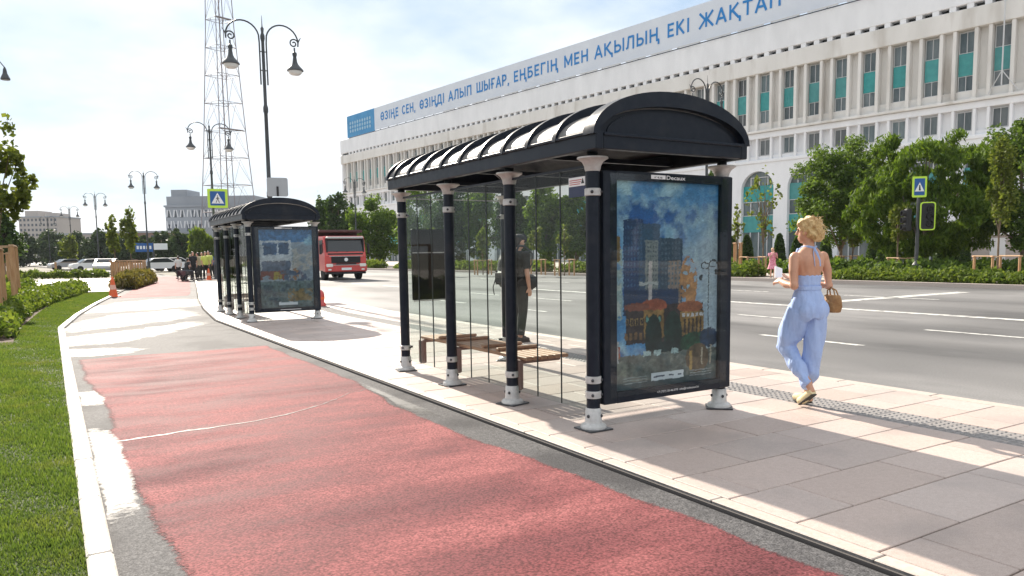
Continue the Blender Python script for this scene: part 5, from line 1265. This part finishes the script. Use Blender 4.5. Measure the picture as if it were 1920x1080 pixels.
# ------------------------------------------------------------------ people
def remeshed(mb, voxel, smooth=5, name='body', fac=.5):
    me = mb.mesh(name); o = bpy.data.objects.new('tmp', me); COL.objects.link(o)
    r_ = o.modifiers.new('r', 'REMESH'); r_.mode = 'VOXEL'; r_.voxel_size = voxel
    if smooth: s_ = o.modifiers.new('s', 'SMOOTH'); s_.factor = fac; s_.iterations = smooth
    dg = bpy.context.evaluated_depsgraph_get(); m2 = bpy.data.meshes.new_from_object(o.evaluated_get(dg)); m2.name = name
    bpy.data.objects.remove(o); bpy.data.meshes.remove(me)
    m2.materials.clear(); m2.polygons.foreach_set('use_smooth', [True]*len(m2.polygons))
    return m2
def displace(me, fn):
    co = np.empty(len(me.vertices)*3, np.float32); me.vertices.foreach_get('co', co); co = co.reshape(-1, 3).astype(float)
    no = np.empty(len(me.vertices)*3, np.float32); me.vertices.foreach_get('normal', no); no = no.reshape(-1, 3)
    co += no*fn(co)[:, None]; me.vertices.foreach_set('co', co.astype(np.float32).ravel()); me.update()
def mid(a, b, t=.5): return tuple(a[i]+(b[i]-a[i])*t for i in range(3))
def hand(mb, Wp, d, nrm, curl=.5, side=1, s=1.0):
    Wp, d, nrm = Vector(Wp), Vector(d).normalized(), Vector(nrm); nrm = (nrm-d*nrm.dot(d)).normalized(); sd = d.cross(nrm)
    for o_ in (-.024, -.008, .008, .024): mb.tube([Wp+sd*o_*.6, Wp+d*.05*s+sd*o_, Wp+d*.092*s+sd*o_*1.15], [.013, .0145, .012], 6)
    for i, (o_, ln) in enumerate(zip((-.030, -.010, .010, .029), (.062, .078, .082, .072))):
        p0 = Wp+d*.085*s+sd*o_; a = d.copy(); pts = [p0]; rad = [.0098]
        for k in range(3):
            ang = curl*(.5+.35*k); a = (a*math.cos(ang)+nrm*math.sin(ang)).normalized(); pts.append(pts[-1]+a*ln*s*(.42, .32, .26)[k]); rad.append((.0095, .0088, .007)[k])
            nn = (nrm-a*nrm.dot(a)); nrm2 = nn.normalized() if nn.length > 1e-4 else nrm
        mb.tube(pts, rad, 6)
    t0 = Wp+d*.025*s+sd*side*.028
    mb.tube([t0, t0+(sd*side*.8+d*.8+nrm*.2).normalized()*.035, t0+(sd*side*.5+d*1.0+nrm*.45).normalized()*.072], [.013, .0115, .008], 6)
def head(mb, c, yaw=0.0, tilt=0.0, s=1.0):
    M_ = Matrix.Rotation(yaw, 4, 'Z') @ Matrix.Rotation(tilt, 4, 'X'); M3 = M_.to_3x3(); c = Vector(c)
    def E(off_, a, b, d): mb.ell(c+M3 @ (Vector(off_)*s), a*s, b*s, d*s, 14, 10, M=M3)
    E((0, -.01, .02), .076, .095, .098); E((0, .025, -.04), .058, .068, .072); E((0, .055, -.075), .036, .035, .028)
    mb.tube([c+M3 @ Vector((0, .088, .022))*s, c+M3 @ Vector((0, .108, -.008))*s, c+M3 @ Vector((0, .112, -.025))*s], [.010*s, .014*s, .015*s], 6)
    E((0, .092, -.052), .022, .010, .006); E((0, .090, -.064), .019, .010, .006); E((0, .082, .03), .05, .014, .010)
    for sx in (-1, 1): E((sx*.077, -.01, -.005), .009, .018, .030)
    return lambda v: c+M3 @ (Vector(v)*s)
M_skin = mat('skin_tanned', (.50, .25, .155), (.58, .31, .20), rough=.5, scale=8, bump=.04, bscale=90)
M_skin2 = mat('skin_plain', (.46, .25, .17), (.52, .30, .21), rough=.5, scale=8)
M_hair_blonde = mat('hair_blonde', (.46, .27, .10), (.75, .55, .27), rough=.45, scale=26, bump=.9, bscale=55, bdist=.02)
M_hair_dark = mat('hair_dark', (.02, .015, .012), (.04, .03, .022), rough=.5, scale=30, bump=.6, bscale=60)
M_denim = mat('jumpsuit_blue', (.31, .42, .69), (.38, .49, .76), rough=.8, scale=3, bump=.7, bscale=11, stretch=(1.8, 1.8, .6), bdist=.035)
M_canvas = mat('shoe_canvas', (.62, .52, .30), (.70, .60, .38), rough=.8, scale=20)
M_sole = mat('shoe_sole', (.05, .045, .04), rough=.8)
M_straw = mat('straw', (.24, .115, .04), (.36, .20, .08), rough=.7, scale=18, bump=.8, bscale=50, bdist=.01)
M_paper = mat('white_paper', (.78, .78, .76), rough=.6)
M_cloth_black = mat('cloth_black', (.012, .014, .016), (.022, .024, .026), rough=.85, scale=4, bump=.3, bscale=14, bdist=.02)
M_cloth_olive = mat('cloth_dark_trousers', (.03, .032, .03), (.045, .046, .042), rough=.85, scale=4, bump=.3, bscale=14, bdist=.02)
M_bagfab = mat('bag_fabric', (.010, .013, .014), (.02, .024, .026), rough=.6, scale=6, bump=.3, bscale=22)

# --- woman in a pale blue jumpsuit
WP = (5.80, 4.40, PZ); WR = R(-12)
wm = thing('person', 'person in a pale blue halter jumpsuit walking away, blonde hair pinned up, beside the road', 'person', WP, WR)
wm.scale = (.93, .95, 1.0)
b = MB()
b.loft([(0, 0, .86, .155, .11), (0, 0, .95, .155, .112), (0, .005, 1.03, .130, .094), (0, .008, 1.10, .118, .086), (0, .005, 1.18, .128, .092), (0, -.002, 1.26, .145, .098), (0, -.006, 1.32, .160, .094), (0, -.008, 1.36, .155, .080), (0, -.004, 1.405, .11, .066), (0, 0, 1.44, .062, .058)], 24)
b.tube([(0, -.005, 1.38), (0, .002, 1.44), (0, .012, 1.52)], [.062, .052, .05], 12)
b.ell((-.07, .085, 1.27), .065, .055, .065); b.ell((.07, .085, 1.27), .065, .055, .065)
for sx in (-1, 1): b.ell((sx*.06, -.068, 1.29), .055, .035, .09); b.ell((sx*.165, -.004, 1.345), .052, .052, .05)
HP = head(b, (0, .02, 1.575), R(28), R(-4), 1.0)
LA = [(-.170, 0, 1.345), (-.205, -.035, 1.22), (-.215, -.06, 1.10), (-.20, .07, 1.105), (-.175, .18, 1.13)]
b.tube(LA, [.05, .044, .040, .036, .025], 12); b.ell(LA[2], .042, .042, .042)
hand(b, LA[-1], (.25, 1, .02), (.6, -.2, -.8), .55, -1)
RA_ = [(.170, 0, 1.345), (.215, -.01, 1.22), (.235, -.01, 1.09), (.17, .10, 1.09), (.05, .20, 1.14)]
b.tube(RA_, [.05, .044, .040, .035, .025], 12); b.ell(RA_[2], .042, .042, .042)
hand(b, RA_[-1], (-.6, .8, .15), (-.2, .1, .9), .35, 1)
LL = [(-.085, .0, .90), (-.10, .15, .53), (-.07, -.13, .20)]; RL = [(.080, -.01, .90), (.065, .03, .50), (.045, .02, .10)]
b.tube([LL[0], mid(LL[0], LL[1]), LL[1], mid(LL[1], LL[2], .4), LL[2]], [.085, .075, .055, .052, .034], 12)
b.tube([RL[0], mid(RL[0], RL[1]), RL[1], mid(RL[1], RL[2], .4), RL[2]], [.085, .075, .055, .052, .034], 12)
b.tube([LL[2], (-.075, -.165, .165), (-.075, -.08, .075), (-.075, -.01, .04)], [.033, .034, .034, .024], 10)
b.tube([RL[2], (.045, -.01, .055), (.045, .10, .05), (.04, .18, .035)], [.033, .036, .034, .024], 10)
bm2 = remeshed(b, .0065, 5); bm2.materials.append(M_skin); body = obj('body', bm2, None, wm)
for sx in (-1, 1): q = HP((sx*.031, .078, .012)); MB().ell(q, .010, .006, .006, 8, 6).build('eye', M_print_black, body)
# jumpsuit
j = MB()
j.loft([(0, .0, .80, .165, .130), (0, -.004, .90, .174, .135), (0, -.002, .98, .158, .122), (0, .004, 1.045, .132, .102), (0, .006, 1.075, .129, .099)], 28)
def leg(mb, a, k, e, rads):
    pts = [a, mid(a, k, .35), mid(a, k, .7), k, mid(k, e, .35), mid(k, e, .7), e]; mb.tube(pts, rads, 18)
leg(j, (-.080, .01, .88), (-.105, .165, .53), (-.085, -.13, .225), [.112, .118, .114, .102, .088, .070, .050])
j2 = MB(); leg(j2, (.085, -.02, .88), (.080, .0, .50), (.045, .03, .145), [.112, .112, .104, .094, .082, .064, .050])
j.ell((-.07, -.075, .87), .095, .075, .095); j.ell((.075, -.075, .87), .095, .075, .095)
jm = remeshed(j, .010, 2, 'trousers')
def wr(co):
    x, y, z = co.T
    return .006*np.sin(z*58+x*20+np.sin(y*30)*2)*np.clip((.5-z)*5, 0, 1)+.014*np.sin(z*26+np.sin(x*14)*2+y*9)*np.clip((.62-z)*2.5, 0, 1)+.008*np.sin(x*60+y*40+z*5)*np.clip((z-.6)*4, 0, 1)*np.clip((1.06-z)*8, 0, 1)+.010*np.sin(z*13+x*26-y*18)*np.clip((.9-z)*3, 0, 1)
displace(jm, wr); jm.materials.append(M_denim); jo = obj('trousers', jm, None, wm)
jm2 = remeshed(j2, .010, 2, 'trouser_leg'); displace(jm2, lambda co: wr(co*np.array([1, -1, 1])+np.array([0, .3, .07]))); jm2.materials.append(M_denim); obj('trouser_leg', jm2, None, jo)
j = MB(); j.loft([(0, .004, 1.055, .136, .106), (0, .006, 1.072, .140, .109), (0, .006, 1.09, .136, .106)], 28); j.build('waist_band', M_denim, wm, 60)
j = MB()
ring = []
for z, rx_, ry_ in ((1.085, .128, .096), (1.12, .129, .098), (1.17, .136, .102), (1.185, .140, .105)): ring.append((0, .005, z, rx_, ry_))
j.loft(ring, 28); j.ell((-.07, .09, 1.265), .074, .064, .085); j.ell((.07, .09, 1.265), .074, .064, .085); j.tube([(-.125, .05, 1.19), (-.10, .09, 1.30), (-.055, .075, 1.42)], [.035, .04, .018], 8); j.tube([(.125, .05, 1.19), (.10, .09, 1.30), (.055, .075, 1.42)], [.035, .04, .018], 8)
jm = remeshed(j, .009, 3, 'halter_top'); displace(jm, lambda co: .003*np.sin(co[:, 0]*130+co[:, 2]*20)); jm.materials.append(M_denim); obj('halter_top', jm, None, wm)
for k in (-1, 1):
    MB().tube([(.055*k, .075, 1.41), (.066*k, .02, 1.435), (.045*k, -.05, 1.44), (.006*k, -.066, 1.43)], [.012, .011, .010, .010], 8, flat=.5).build('strap', M_denim, wm, 60)
    MB().tube([(0, -.068, 1.43), (.02*k, -.085, 1.38), (.028*k+.012, -.095, 1.32), (.03*k+.018, -.10, 1.265)], [.010, .012, .012, .008], 8, flat=.35).build('ribbon_end', M_denim, wm, 60)
h = MB(); C_ = Vector(HP((0, -.02, .03)))
h.ell(C_, .090, .104, .106); h.ell(HP((0, -.075, .035)), .075, .06, .078); h.ell(HP((0, -.085, -.045)), .066, .052, .056); h.ell(HP((-.045, .03, .075)), .045, .06, .042); h.ell(HP((.045, .03, .075)), .045, .06, .042); h.ell(HP((.066, -.03, -.015)), .026, .05, .06); h.ell(HP((-.064, -.03, -.005)), .024, .045, .055)
rg = np.random.default_rng(5)
for i in range(34):
    a = rg.random()*6.28; e_ = (rg.random()-.45)*1.6; d = Vector((math.cos(a)*math.cos(e_), -abs(math.sin(a)*math.cos(e_)), math.sin(e_))); p_ = Vector(HP((d.x*.066, -.085+d.y*.05, -.03+d.z*.066))); h.ell(p_, .018+.010*rg.random(), .018, .016+.010*rg.random(), 8, 6)
hm = remeshed(h, .008, 2, 'hair')
displace(hm, lambda co: .004*np.sin(co[:, 0]*95+co[:, 2]*60)+.004*np.sin(co[:, 2]*110+co[:, 1]*80)); hm.materials.append(M_hair_blonde); hr = obj('hair', hm, None, wm)
st = MB()
for i in range(110):
    a = rg.random()*6.28; e_ = rg.random()*2.6-1.1; p0 = Vector(HP((.085*math.cos(a)*math.cos(e_), -.05+.08*math.sin(a)*math.cos(e_)-.02, .01+.10*math.sin(e_)))); dd = Vector((rg.normal(), rg.normal()-.5, rg.normal()-.3)).normalized()*.04
    st.tube([p0, p0+dd*.6+Vector((0, 0, .008)), p0+dd*1.1], [.003, .0024, .001], 4)
st.build('loose_strands', M_hair_blonde, hr)
def shoe(parent, pts, rads, up, mat_=M_canvas):
    s_ = MB(); s_.tube(pts, rads, 12); sm = remeshed(s_, .008, 3, 'shoe'); sm.materials.append(mat_); so = obj('shoe', sm, None, parent)
    P = [Vector(p)+Vector(up)*(-.030) for p in pts]; q = MB(); q.tube(P, [max(.02, r_*1.0) for r_ in rads], 10, flat=1.0)
    sm = remeshed(q, .008, 2, 'sole')
    co = np.empty(len(sm.vertices)*3, np.float32); sm.vertices.foreach_get('co', co); co = co.reshape(-1, 3); 
    # flatten the sole along its own up axis
    upv = np.array(up); c0 = np.array(P).mean(0); a = np.array(P[-1]-P[0]); a /= np.linalg.norm(a); upn = upv-a*upv.dot(a); upn /= np.linalg.norm(upn)
    h_ = (co-c0) @ upn; co -= (upn[None]*(h_*.72)[:, None]).astype(np.float32); sm.vertices.foreach_set('co', co.ravel()); sm.update(); sm.materials.append(M_sole if mat_ is M_canvas else M_sole)
    obj('sole', sm, None, so)
shoe(wm, [(-.075, -.185, .165), (-.075, -.13, .125), (-.075, -.06, .07), (-.075, .0, .045)], [.036, .040, .042, .034], (0, .62, .78))
shoe(wm, [(.045, -.02, .055), (.045, .04, .055), (.043, .12, .052), (.04, .195, .046)], [.036, .040, .042, .034], (0, 0, 1))
bgc = Vector((.235, -.05, .93)); Mw = Matrix.Rotation(WR, 4, 'Z'); wloc = Vector(WP)
bp_ = wloc+Mw @ bgc
bag = thing('straw_bag', 'round woven straw handbag hanging on the right arm of the walking person', 'handbag', bp_, WR+.2, None, .82)
q = MB(); q.loft([(0, 0, -.105, .055, .075), (0, 0, -.10, .07, .09), (0, 0, -.04, .082, .108), (0, 0, .03, .076, .10), (0, 0, .075, .062, .085), (0, 0, .085, .055, .078)], 28, wav=lambda t, a: 1+.035*math.sin(a*14)); q.build('weave', M_straw, bag, 70)
for k in (-1, 1): MB().tube([(.03*k, .05, .07), (.02*k-.02, .04, .14), (-.03, 0, .17), (.02*k-.02, -.04, .14), (.03*k, -.05, .07)], .008, 6).build('handle', M_straw, bag, 60)
MB().tube([(-.06, .06, .08), (.0, .085, .085), (.06, .06, .08)], .006, 5).build('rim', M_straw, bag, 60)
ph = thing('phone', 'white phone held in front of the walking person in blue', 'phone', wloc+Mw @ Vector((-.085, .30, 1.195)), WR)
MB().box(-.04, .04, -.006, .006, -.075, .075, bev=.005, M=Matrix.Rotation(R(-35), 4, 'X') @ Matrix.Rotation(R(25), 4, 'Y')).build('case', M_paper, ph)
MB().box(-.036, .036, -.008, -.0065, -.07, .07, M=Matrix.Rotation(R(-35), 4, 'X') @ Matrix.Rotation(R(25), 4, 'Y')).build('screen', M_paper, ph)

# --- generic clothed figure
def make_person(label, loc, rz, H=1.72, top=None, legs=None, skin=None, hair=None, arms=None, feet=((-.09, .02), (.09, -.02)), voxel=.02, headyaw=0.0, headtilt=0.0, sleeve=.55, skirt=False, group=None, lean=0.0, detail=True, barelegs=False):
    skin = skin or M_skin2; t = thing('person', label, 'person', loc, rz, group, H/1.72)
    ly = lambda z: lean*(z-.9)
    b = MB(); b.loft([(0, 0, .86, .15, .105), (0, ly(1.05), 1.05, .14, .10), (0, ly(1.2), 1.2, .155, .11), (0, ly(1.34), 1.34, .175, .105), (0, ly(1.42), 1.42, .13, .075), (0, ly(1.46), 1.46, .06, .055)], 16)
    sh = ly(1.4); b.tube([(0, sh, 1.42), (0, sh+.01, 1.54)], [.056, .052], 10)
    HPx = head(b, (0, sh+.025, 1.60), headyaw, headtilt)
    arms = arms or [[(-.19, 0, 1.39), (-.235, -.02, 1.12), (-.225, .06, .88)], [(.19, 0, 1.39), (.235, -.02, 1.12), (.225, .06, .88)]]
    arms = [[(x, y_+(sh if i == 0 else sh*.6), z) for i, (x, y_, z) in enumerate(a)] for a in arms]
    for s_, a in zip((-1, 1), arms):
        b.tube([a[0], mid(a[0], a[1]), a[1], mid(a[1], a[2], .4), a[2]], [.055, .046, .04, .038, .028], 10); b.ell(a[0], .058, .055, .05)
        d = Vector(a[2])-Vector(a[1]); hand(b, a[2], d, (-s_, .2, 0), .45, -s_ if abs(d.z) > .1 else s_)
    Ls = []
    for s_, (fx, fy) in zip((-1, 1), feet):
        L_ = [(s_*.088, 0, .90), (s_*.088+(fx-s_*.088)*.5, fy*.5+.035, .50), (fx, fy, .085)]; Ls.append(L_)
        b.tube([L_[0], mid(L_[0], L_[1]), L_[1], mid(L_[1], L_[2], .4), L_[2]], [.085, .076, .055, .05, .036], 10)
        b.tube([(fx, fy-.03, .05), (fx, fy+.07, .045), (fx+.005*s_, fy+.15, .032)], [.036, .036, .026], 8)
    bm_ = remeshed(b, voxel, 3); bm_.materials.append(skin); bo = obj('body', bm_, None, t)
    if top:
        q = MB(); q.loft([(0, ly(.86), .86, .178, .128), (0, ly(1.0), 1.0, .172, .125), (0, ly(1.2), 1.2, .178, .13), (0, ly(1.34), 1.34, .195, .122), (0, ly(1.42), 1.42, .16, .095), (0, ly(1.465), 1.465, .078, .07)], 18)
        for a in arms:
            q.ell(a[0], .078, .075, .07); e_ = mid(a[0], a[1], min(1, sleeve/.5)) if sleeve <= .5 else None
            pts = [a[0], mid(a[0], a[1], .5), a[1]] if sleeve > .5 else [a[0], mid(a[0], a[1], sleeve), mid(a[0], a[1], sleeve*2*.9)]
            if sleeve > .75: pts += [mid(a[1], a[2], .9)]
            q.tube(pts, [.072, .066, .062, .05][:len(pts)], 10)
        tm_ = remeshed(q, max(voxel*.8, .012), 3, 'top'); displace(tm_, lambda co: .004*np.sin(co[:, 2]*40+co[:, 0]*25)); tm_.materials.append(top); obj('top', tm_, None, t)
    if legs and not barelegs:
        q = MB(); q.loft([(0, 0, .80, .16, .115), (0, 0, .90, .172, .125), (0, 0, .98, .162, .118)], 16)
        for L_ in Ls: q.tube([L_[0], mid(L_[0], L_[1]), L_[1], mid(L_[1], L_[2], .5), mid(L_[1], L_[2], .93)], [.105, .098, .08, .073, .066], 10)
        tm_ = remeshed(q, max(voxel*.8, .012), 3, 'trousers'); tm_.materials.append(legs); obj('trousers', tm_, None, t)
    if skirt:
        q = MB(); q.loft([(0, 0, .55, .26, .22), (0, 0, .75, .21, .17), (0, 0, .95, .15, .12), (0, 0, 1.02, .15, .115)], 24, wav=lambda t_, a: 1+.06*math.sin(a*9)*(1-t_)); q.build('skirt', legs, t, 60)
    if hair:
        q = MB(); q.ell(HPx((0, -.035, .040)), .086, .088, .088); q.ell(HPx((0, -.06, -.02)), .076, .058, .07); hm_ = remeshed(q, .012, 2, 'hair'); hm_.materials.append(hair); obj('hair', hm_, None, t)
    for s_, (fx, fy) in zip((-1, 1), feet):
        q = MB(); q.tube([(fx, fy-.05, .045), (fx, fy+.05, .05), (fx+.005*s_, fy+.17, .036)], [.042, .045, .034], 10); q.box(fx-.042, fx+.042, fy-.085, fy+.195, 0, .022, bev=.01); q.build('shoe', M_sole, t, 50)
    return t, HPx

# --- man waiting inside the view of the shelter glass
MP = (6.33, 10.18, PZ); MR = R(-80)
mn, HPm = make_person('person in black cap, dark t-shirt and trousers waiting behind the shelter, seen from the side', MP, MR, 1.70, M_cloth_black, M_cloth_olive, M_skin2, M_hair_dark,
    arms=[[(-.19, 0, 1.39), (-.225, -.03, 1.12), (-.215, .05, .88)], [(.19, 0, 1.39), (.235, -.02, 1.12), (.225, .03, .88)]], feet=((-.10, .06), (.10, -.06)), voxel=.010, sleeve=.45, headtilt=R(-6))
cp = MB(); cp.ell(HPm((0, -.012, .07)), .092, .106, .06); cp.tube([HPm((0, .06, .074)), HPm((0, .12, .068)), HPm((0, .165, .060))], [.07, .066, .04], 14, flat=.12)
cp.build('cap', M_cloth_black, mn, 60)
Mm = Matrix.Translation(MP) @ Matrix.Rotation(MR, 4, 'Z')
bk = thing('backpack', 'black backpack with grey seams worn by the waiting person', 'backpack', Mm @ Vector((0, -.22, .88)), MR, None, 1.18)
q = MB(); q.loft([(0, 0, .0, .13, .07), (0, -.01, .05, .155, .10), (0, -.015, .2, .16, .115), (0, -.005, .36, .145, .10), (0, .015, .45, .11, .07), (0, .03, .48, .06, .04)], 20); sm = remeshed(q, .014, 3, 'sack'); sm.materials.append(M_bagfab); obj('sack', sm, None, bk)
q = MB(); q.box(-.11, .11, -.15, -.09, .04, .22, bev=.03); q.build('front_pocket', M_bagfab, bk)
MB().tube([(-.165, .0, .08), (-.172, -.03, .25), (-.14, -.02, .42)], .006, 5).build('piping', M_cast, bk); MB().tube([(.165, .0, .08), (.172, -.03, .25), (.14, -.02, .42)], .006, 5).build('piping', M_cast, bk)
for sx in (-1, 1): MB().tube([(.08*sx, .07, .44), (.095*sx, .12, .545), (.10*sx, .22, .54), (.12*sx, .335, .44), (.13*sx, .32, .30), (.15*sx, .2, .16), (.13*sx, .06, .06)], .016, 6, flat=.4).build('strap', M_bagfab, bk)
MB().tube([(-.13, -.09, .14), (-.15, -.13, .0), (-.14, -.12, -.10)], .007, 5).build('dangling_strap', M_bagfab, bk)
sb = thing('shoulder_bag', 'small black box shaped bag held in front of the waiting person', 'bag', Mm @ Vector((-.02, .20, .82)), MR)
MB().box(-.13, .13, -.055, .13, 0, .25, bev=.045).build('case', M_bagfab, sb, 50); MB().box(-.10, .10, .132, .148, .04, .17, bev=.012).build('pocket', M_bagfab, sb)
MB().tube([(-.10, .0, .25), (-.14, -.08, .45), (-.10, -.17, .62)], .012, 6, flat=.4).build('strap', M_bagfab, sb)

# --- girl in pink across the road
M_pink = mat('pink_dress', (.62, .16, .24), (.75, .36, .42), rough=.8, scale=24, lo=.45, hi=.55)
make_person('small person in a pink dress standing on the far kerb, hands at the face', (28.9, 23.9, .1), R(150), 1.45, M_pink, M_pink, M_skin2, M_hair_blonde, arms=[[(-.19, 0, 1.37), (-.21, .14, 1.15), (-.06, .20, 1.42)], [(.19, 0, 1.37), (.21, .14, 1.15), (.06, .20, 1.42)]], voxel=.02, sleeve=.3, skirt=True, barelegs=True)

# --- group of workers and passers-by on the far lane
M_vest = mat('hi_vis_vest', (.50, .58, .10), (.58, .64, .16), rough=.7, scale=6)
M_blue_shirt = mat('shirt_blue', (.05, .10, .25), rough=.8); M_white_shirt = mat('shirt_white', (.6, .6, .6), rough=.8); M_beige_shirt = mat('shirt_beige', (.42, .36, .22), rough=.8)
grp = [(336, 526, 50, 20, M_white_shirt, M_cloth_black, 'leftmost person of the far group, in a white shirt'), (350, 529, 46, -60, M_cloth_black, M_cloth_black, 'person bending in dark clothes at the left of the far group'), (361, 527, 48, 120, M_white_shirt, M_cloth_olive, 'person in a white shirt left of the tall dark one in the far group'), (364, 529, 47, 200, M_cloth_black, M_cloth_black, 'tall person all in black in the middle of the far group'),
       (374, 527, 48, 60, M_beige_shirt, M_cloth_olive, 'person in a beige top right of the middle of the far group'), (381, 526, 50, 160, M_beige_shirt, M_cloth_black, 'person in beige partly behind the vest wearer'), (387, 527, 49, 190, M_vest, M_cloth_black, 'person in a yellow hi-vis vest in the far group'), (393, 526, 51, 170, M_vest, M_cloth_olive, 'second hi-vis vest wearer next to the far shelter post'), (398, 524, 54, 30, M_blue_shirt, M_cloth_black, 'person in blue at the right end of the far group')]
for i, (px, py, D, rz, a, b_, lb) in enumerate(grp):
    p = at(px, py, D); z = 0.0
    make_person(lb, (p.x, p.y, LZ+.004), R(rz), [1.5, 1.35, 1.6, 1.75, 1.7, 1.72, 1.75, 1.8, 1.7][i], a, b_, M_skin2, M_hair_dark, voxel=.034, sleeve=.45, lean=(.35 if i == 1 else .05*(i % 3)), feet=((-.12, .1*(i % 2)), (.12, -.08)), group='people standing on the far lane')
# two barrows in front of the group
for i, (px, D) in enumerate([(343, 45), (352, 44.5)]):
    p = at(px, 528, D); t = thing('wheelbarrow', ['dark wheelbarrow left in front of the far group', 'dark wheelbarrow right in front of the far group'][i], 'wheelbarrow', (p.x, p.y, LZ+.004), R(70+i*40), 'wheelbarrows on the far lane')
    q = MB(); q.add([(-.3, -.28, .62), (.45, -.28, .66), (.45, .28, .66), (-.3, .28, .62), (-.15, -.18, .34), (.25, -.18, .34), (.25, .18, .34), (-.15, .18, .34)], [(4, 5, 6, 7), (0, 1, 5, 4), (1, 2, 6, 5), (2, 3, 7, 6), (3, 0, 4, 7)]); q.build('tray', M_cd, t)
    for sy in (-1, 1): MB().tube([(.55, .05*sy, .2), (.0, .22*sy, .33), (-.75, .26*sy, .58)], .02, 6).build('handle', M_bolt, t); MB().tube([(-.1, .2*sy, .33), (-.25, .22*sy, .0)], .018, 6).build('leg', M_bolt, t)
    MB().lathe([(.15, -.04), (.18, -.03), (.18, .03), (.15, .04)], 16, M=Matrix.Translation((.56, 0, .18)) @ Matrix.Rotation(math.pi/2, 4, 'X')).build('wheel', M_tyre, t)

STUFF = {'bolt', 'clamp_bolt', 'stems', 'ornament', 'frame', 'light_strip', 'bracing', 'loose_strands', 'window_frame', 'grille_bar', 'ring_platform', 'flag_mast', 'walker_symbol', 'lettering'}
for o_ in bpy.data.objects:
    if o_.parent is not None and o_.name.split('.')[0] in STUFF: o_['kind'] = 'stuff'

# ------------------------------------------------------------------ haze
hz = bpy.data.materials.new('haze'); hz.use_nodes = True; hn = hz.node_tree; hn.nodes.remove(hn.nodes['Principled BSDF'])
pv = hn.nodes.new('ShaderNodeVolumePrincipled'); pv.inputs['Color'].default_value = (.86, .92, 1.0, 1); pv.inputs['Density'].default_value = .00014; pv.inputs['Anisotropy'].default_value = .0
hn.links.new(pv.outputs[0], hn.nodes['Material Output'].inputs['Volume'])
tag(MB().box(-500, 700, -400, 700, -1.5, 110).build('haze', hz), 'thin pale summer haze in the air', 'haze', kind='stuff')
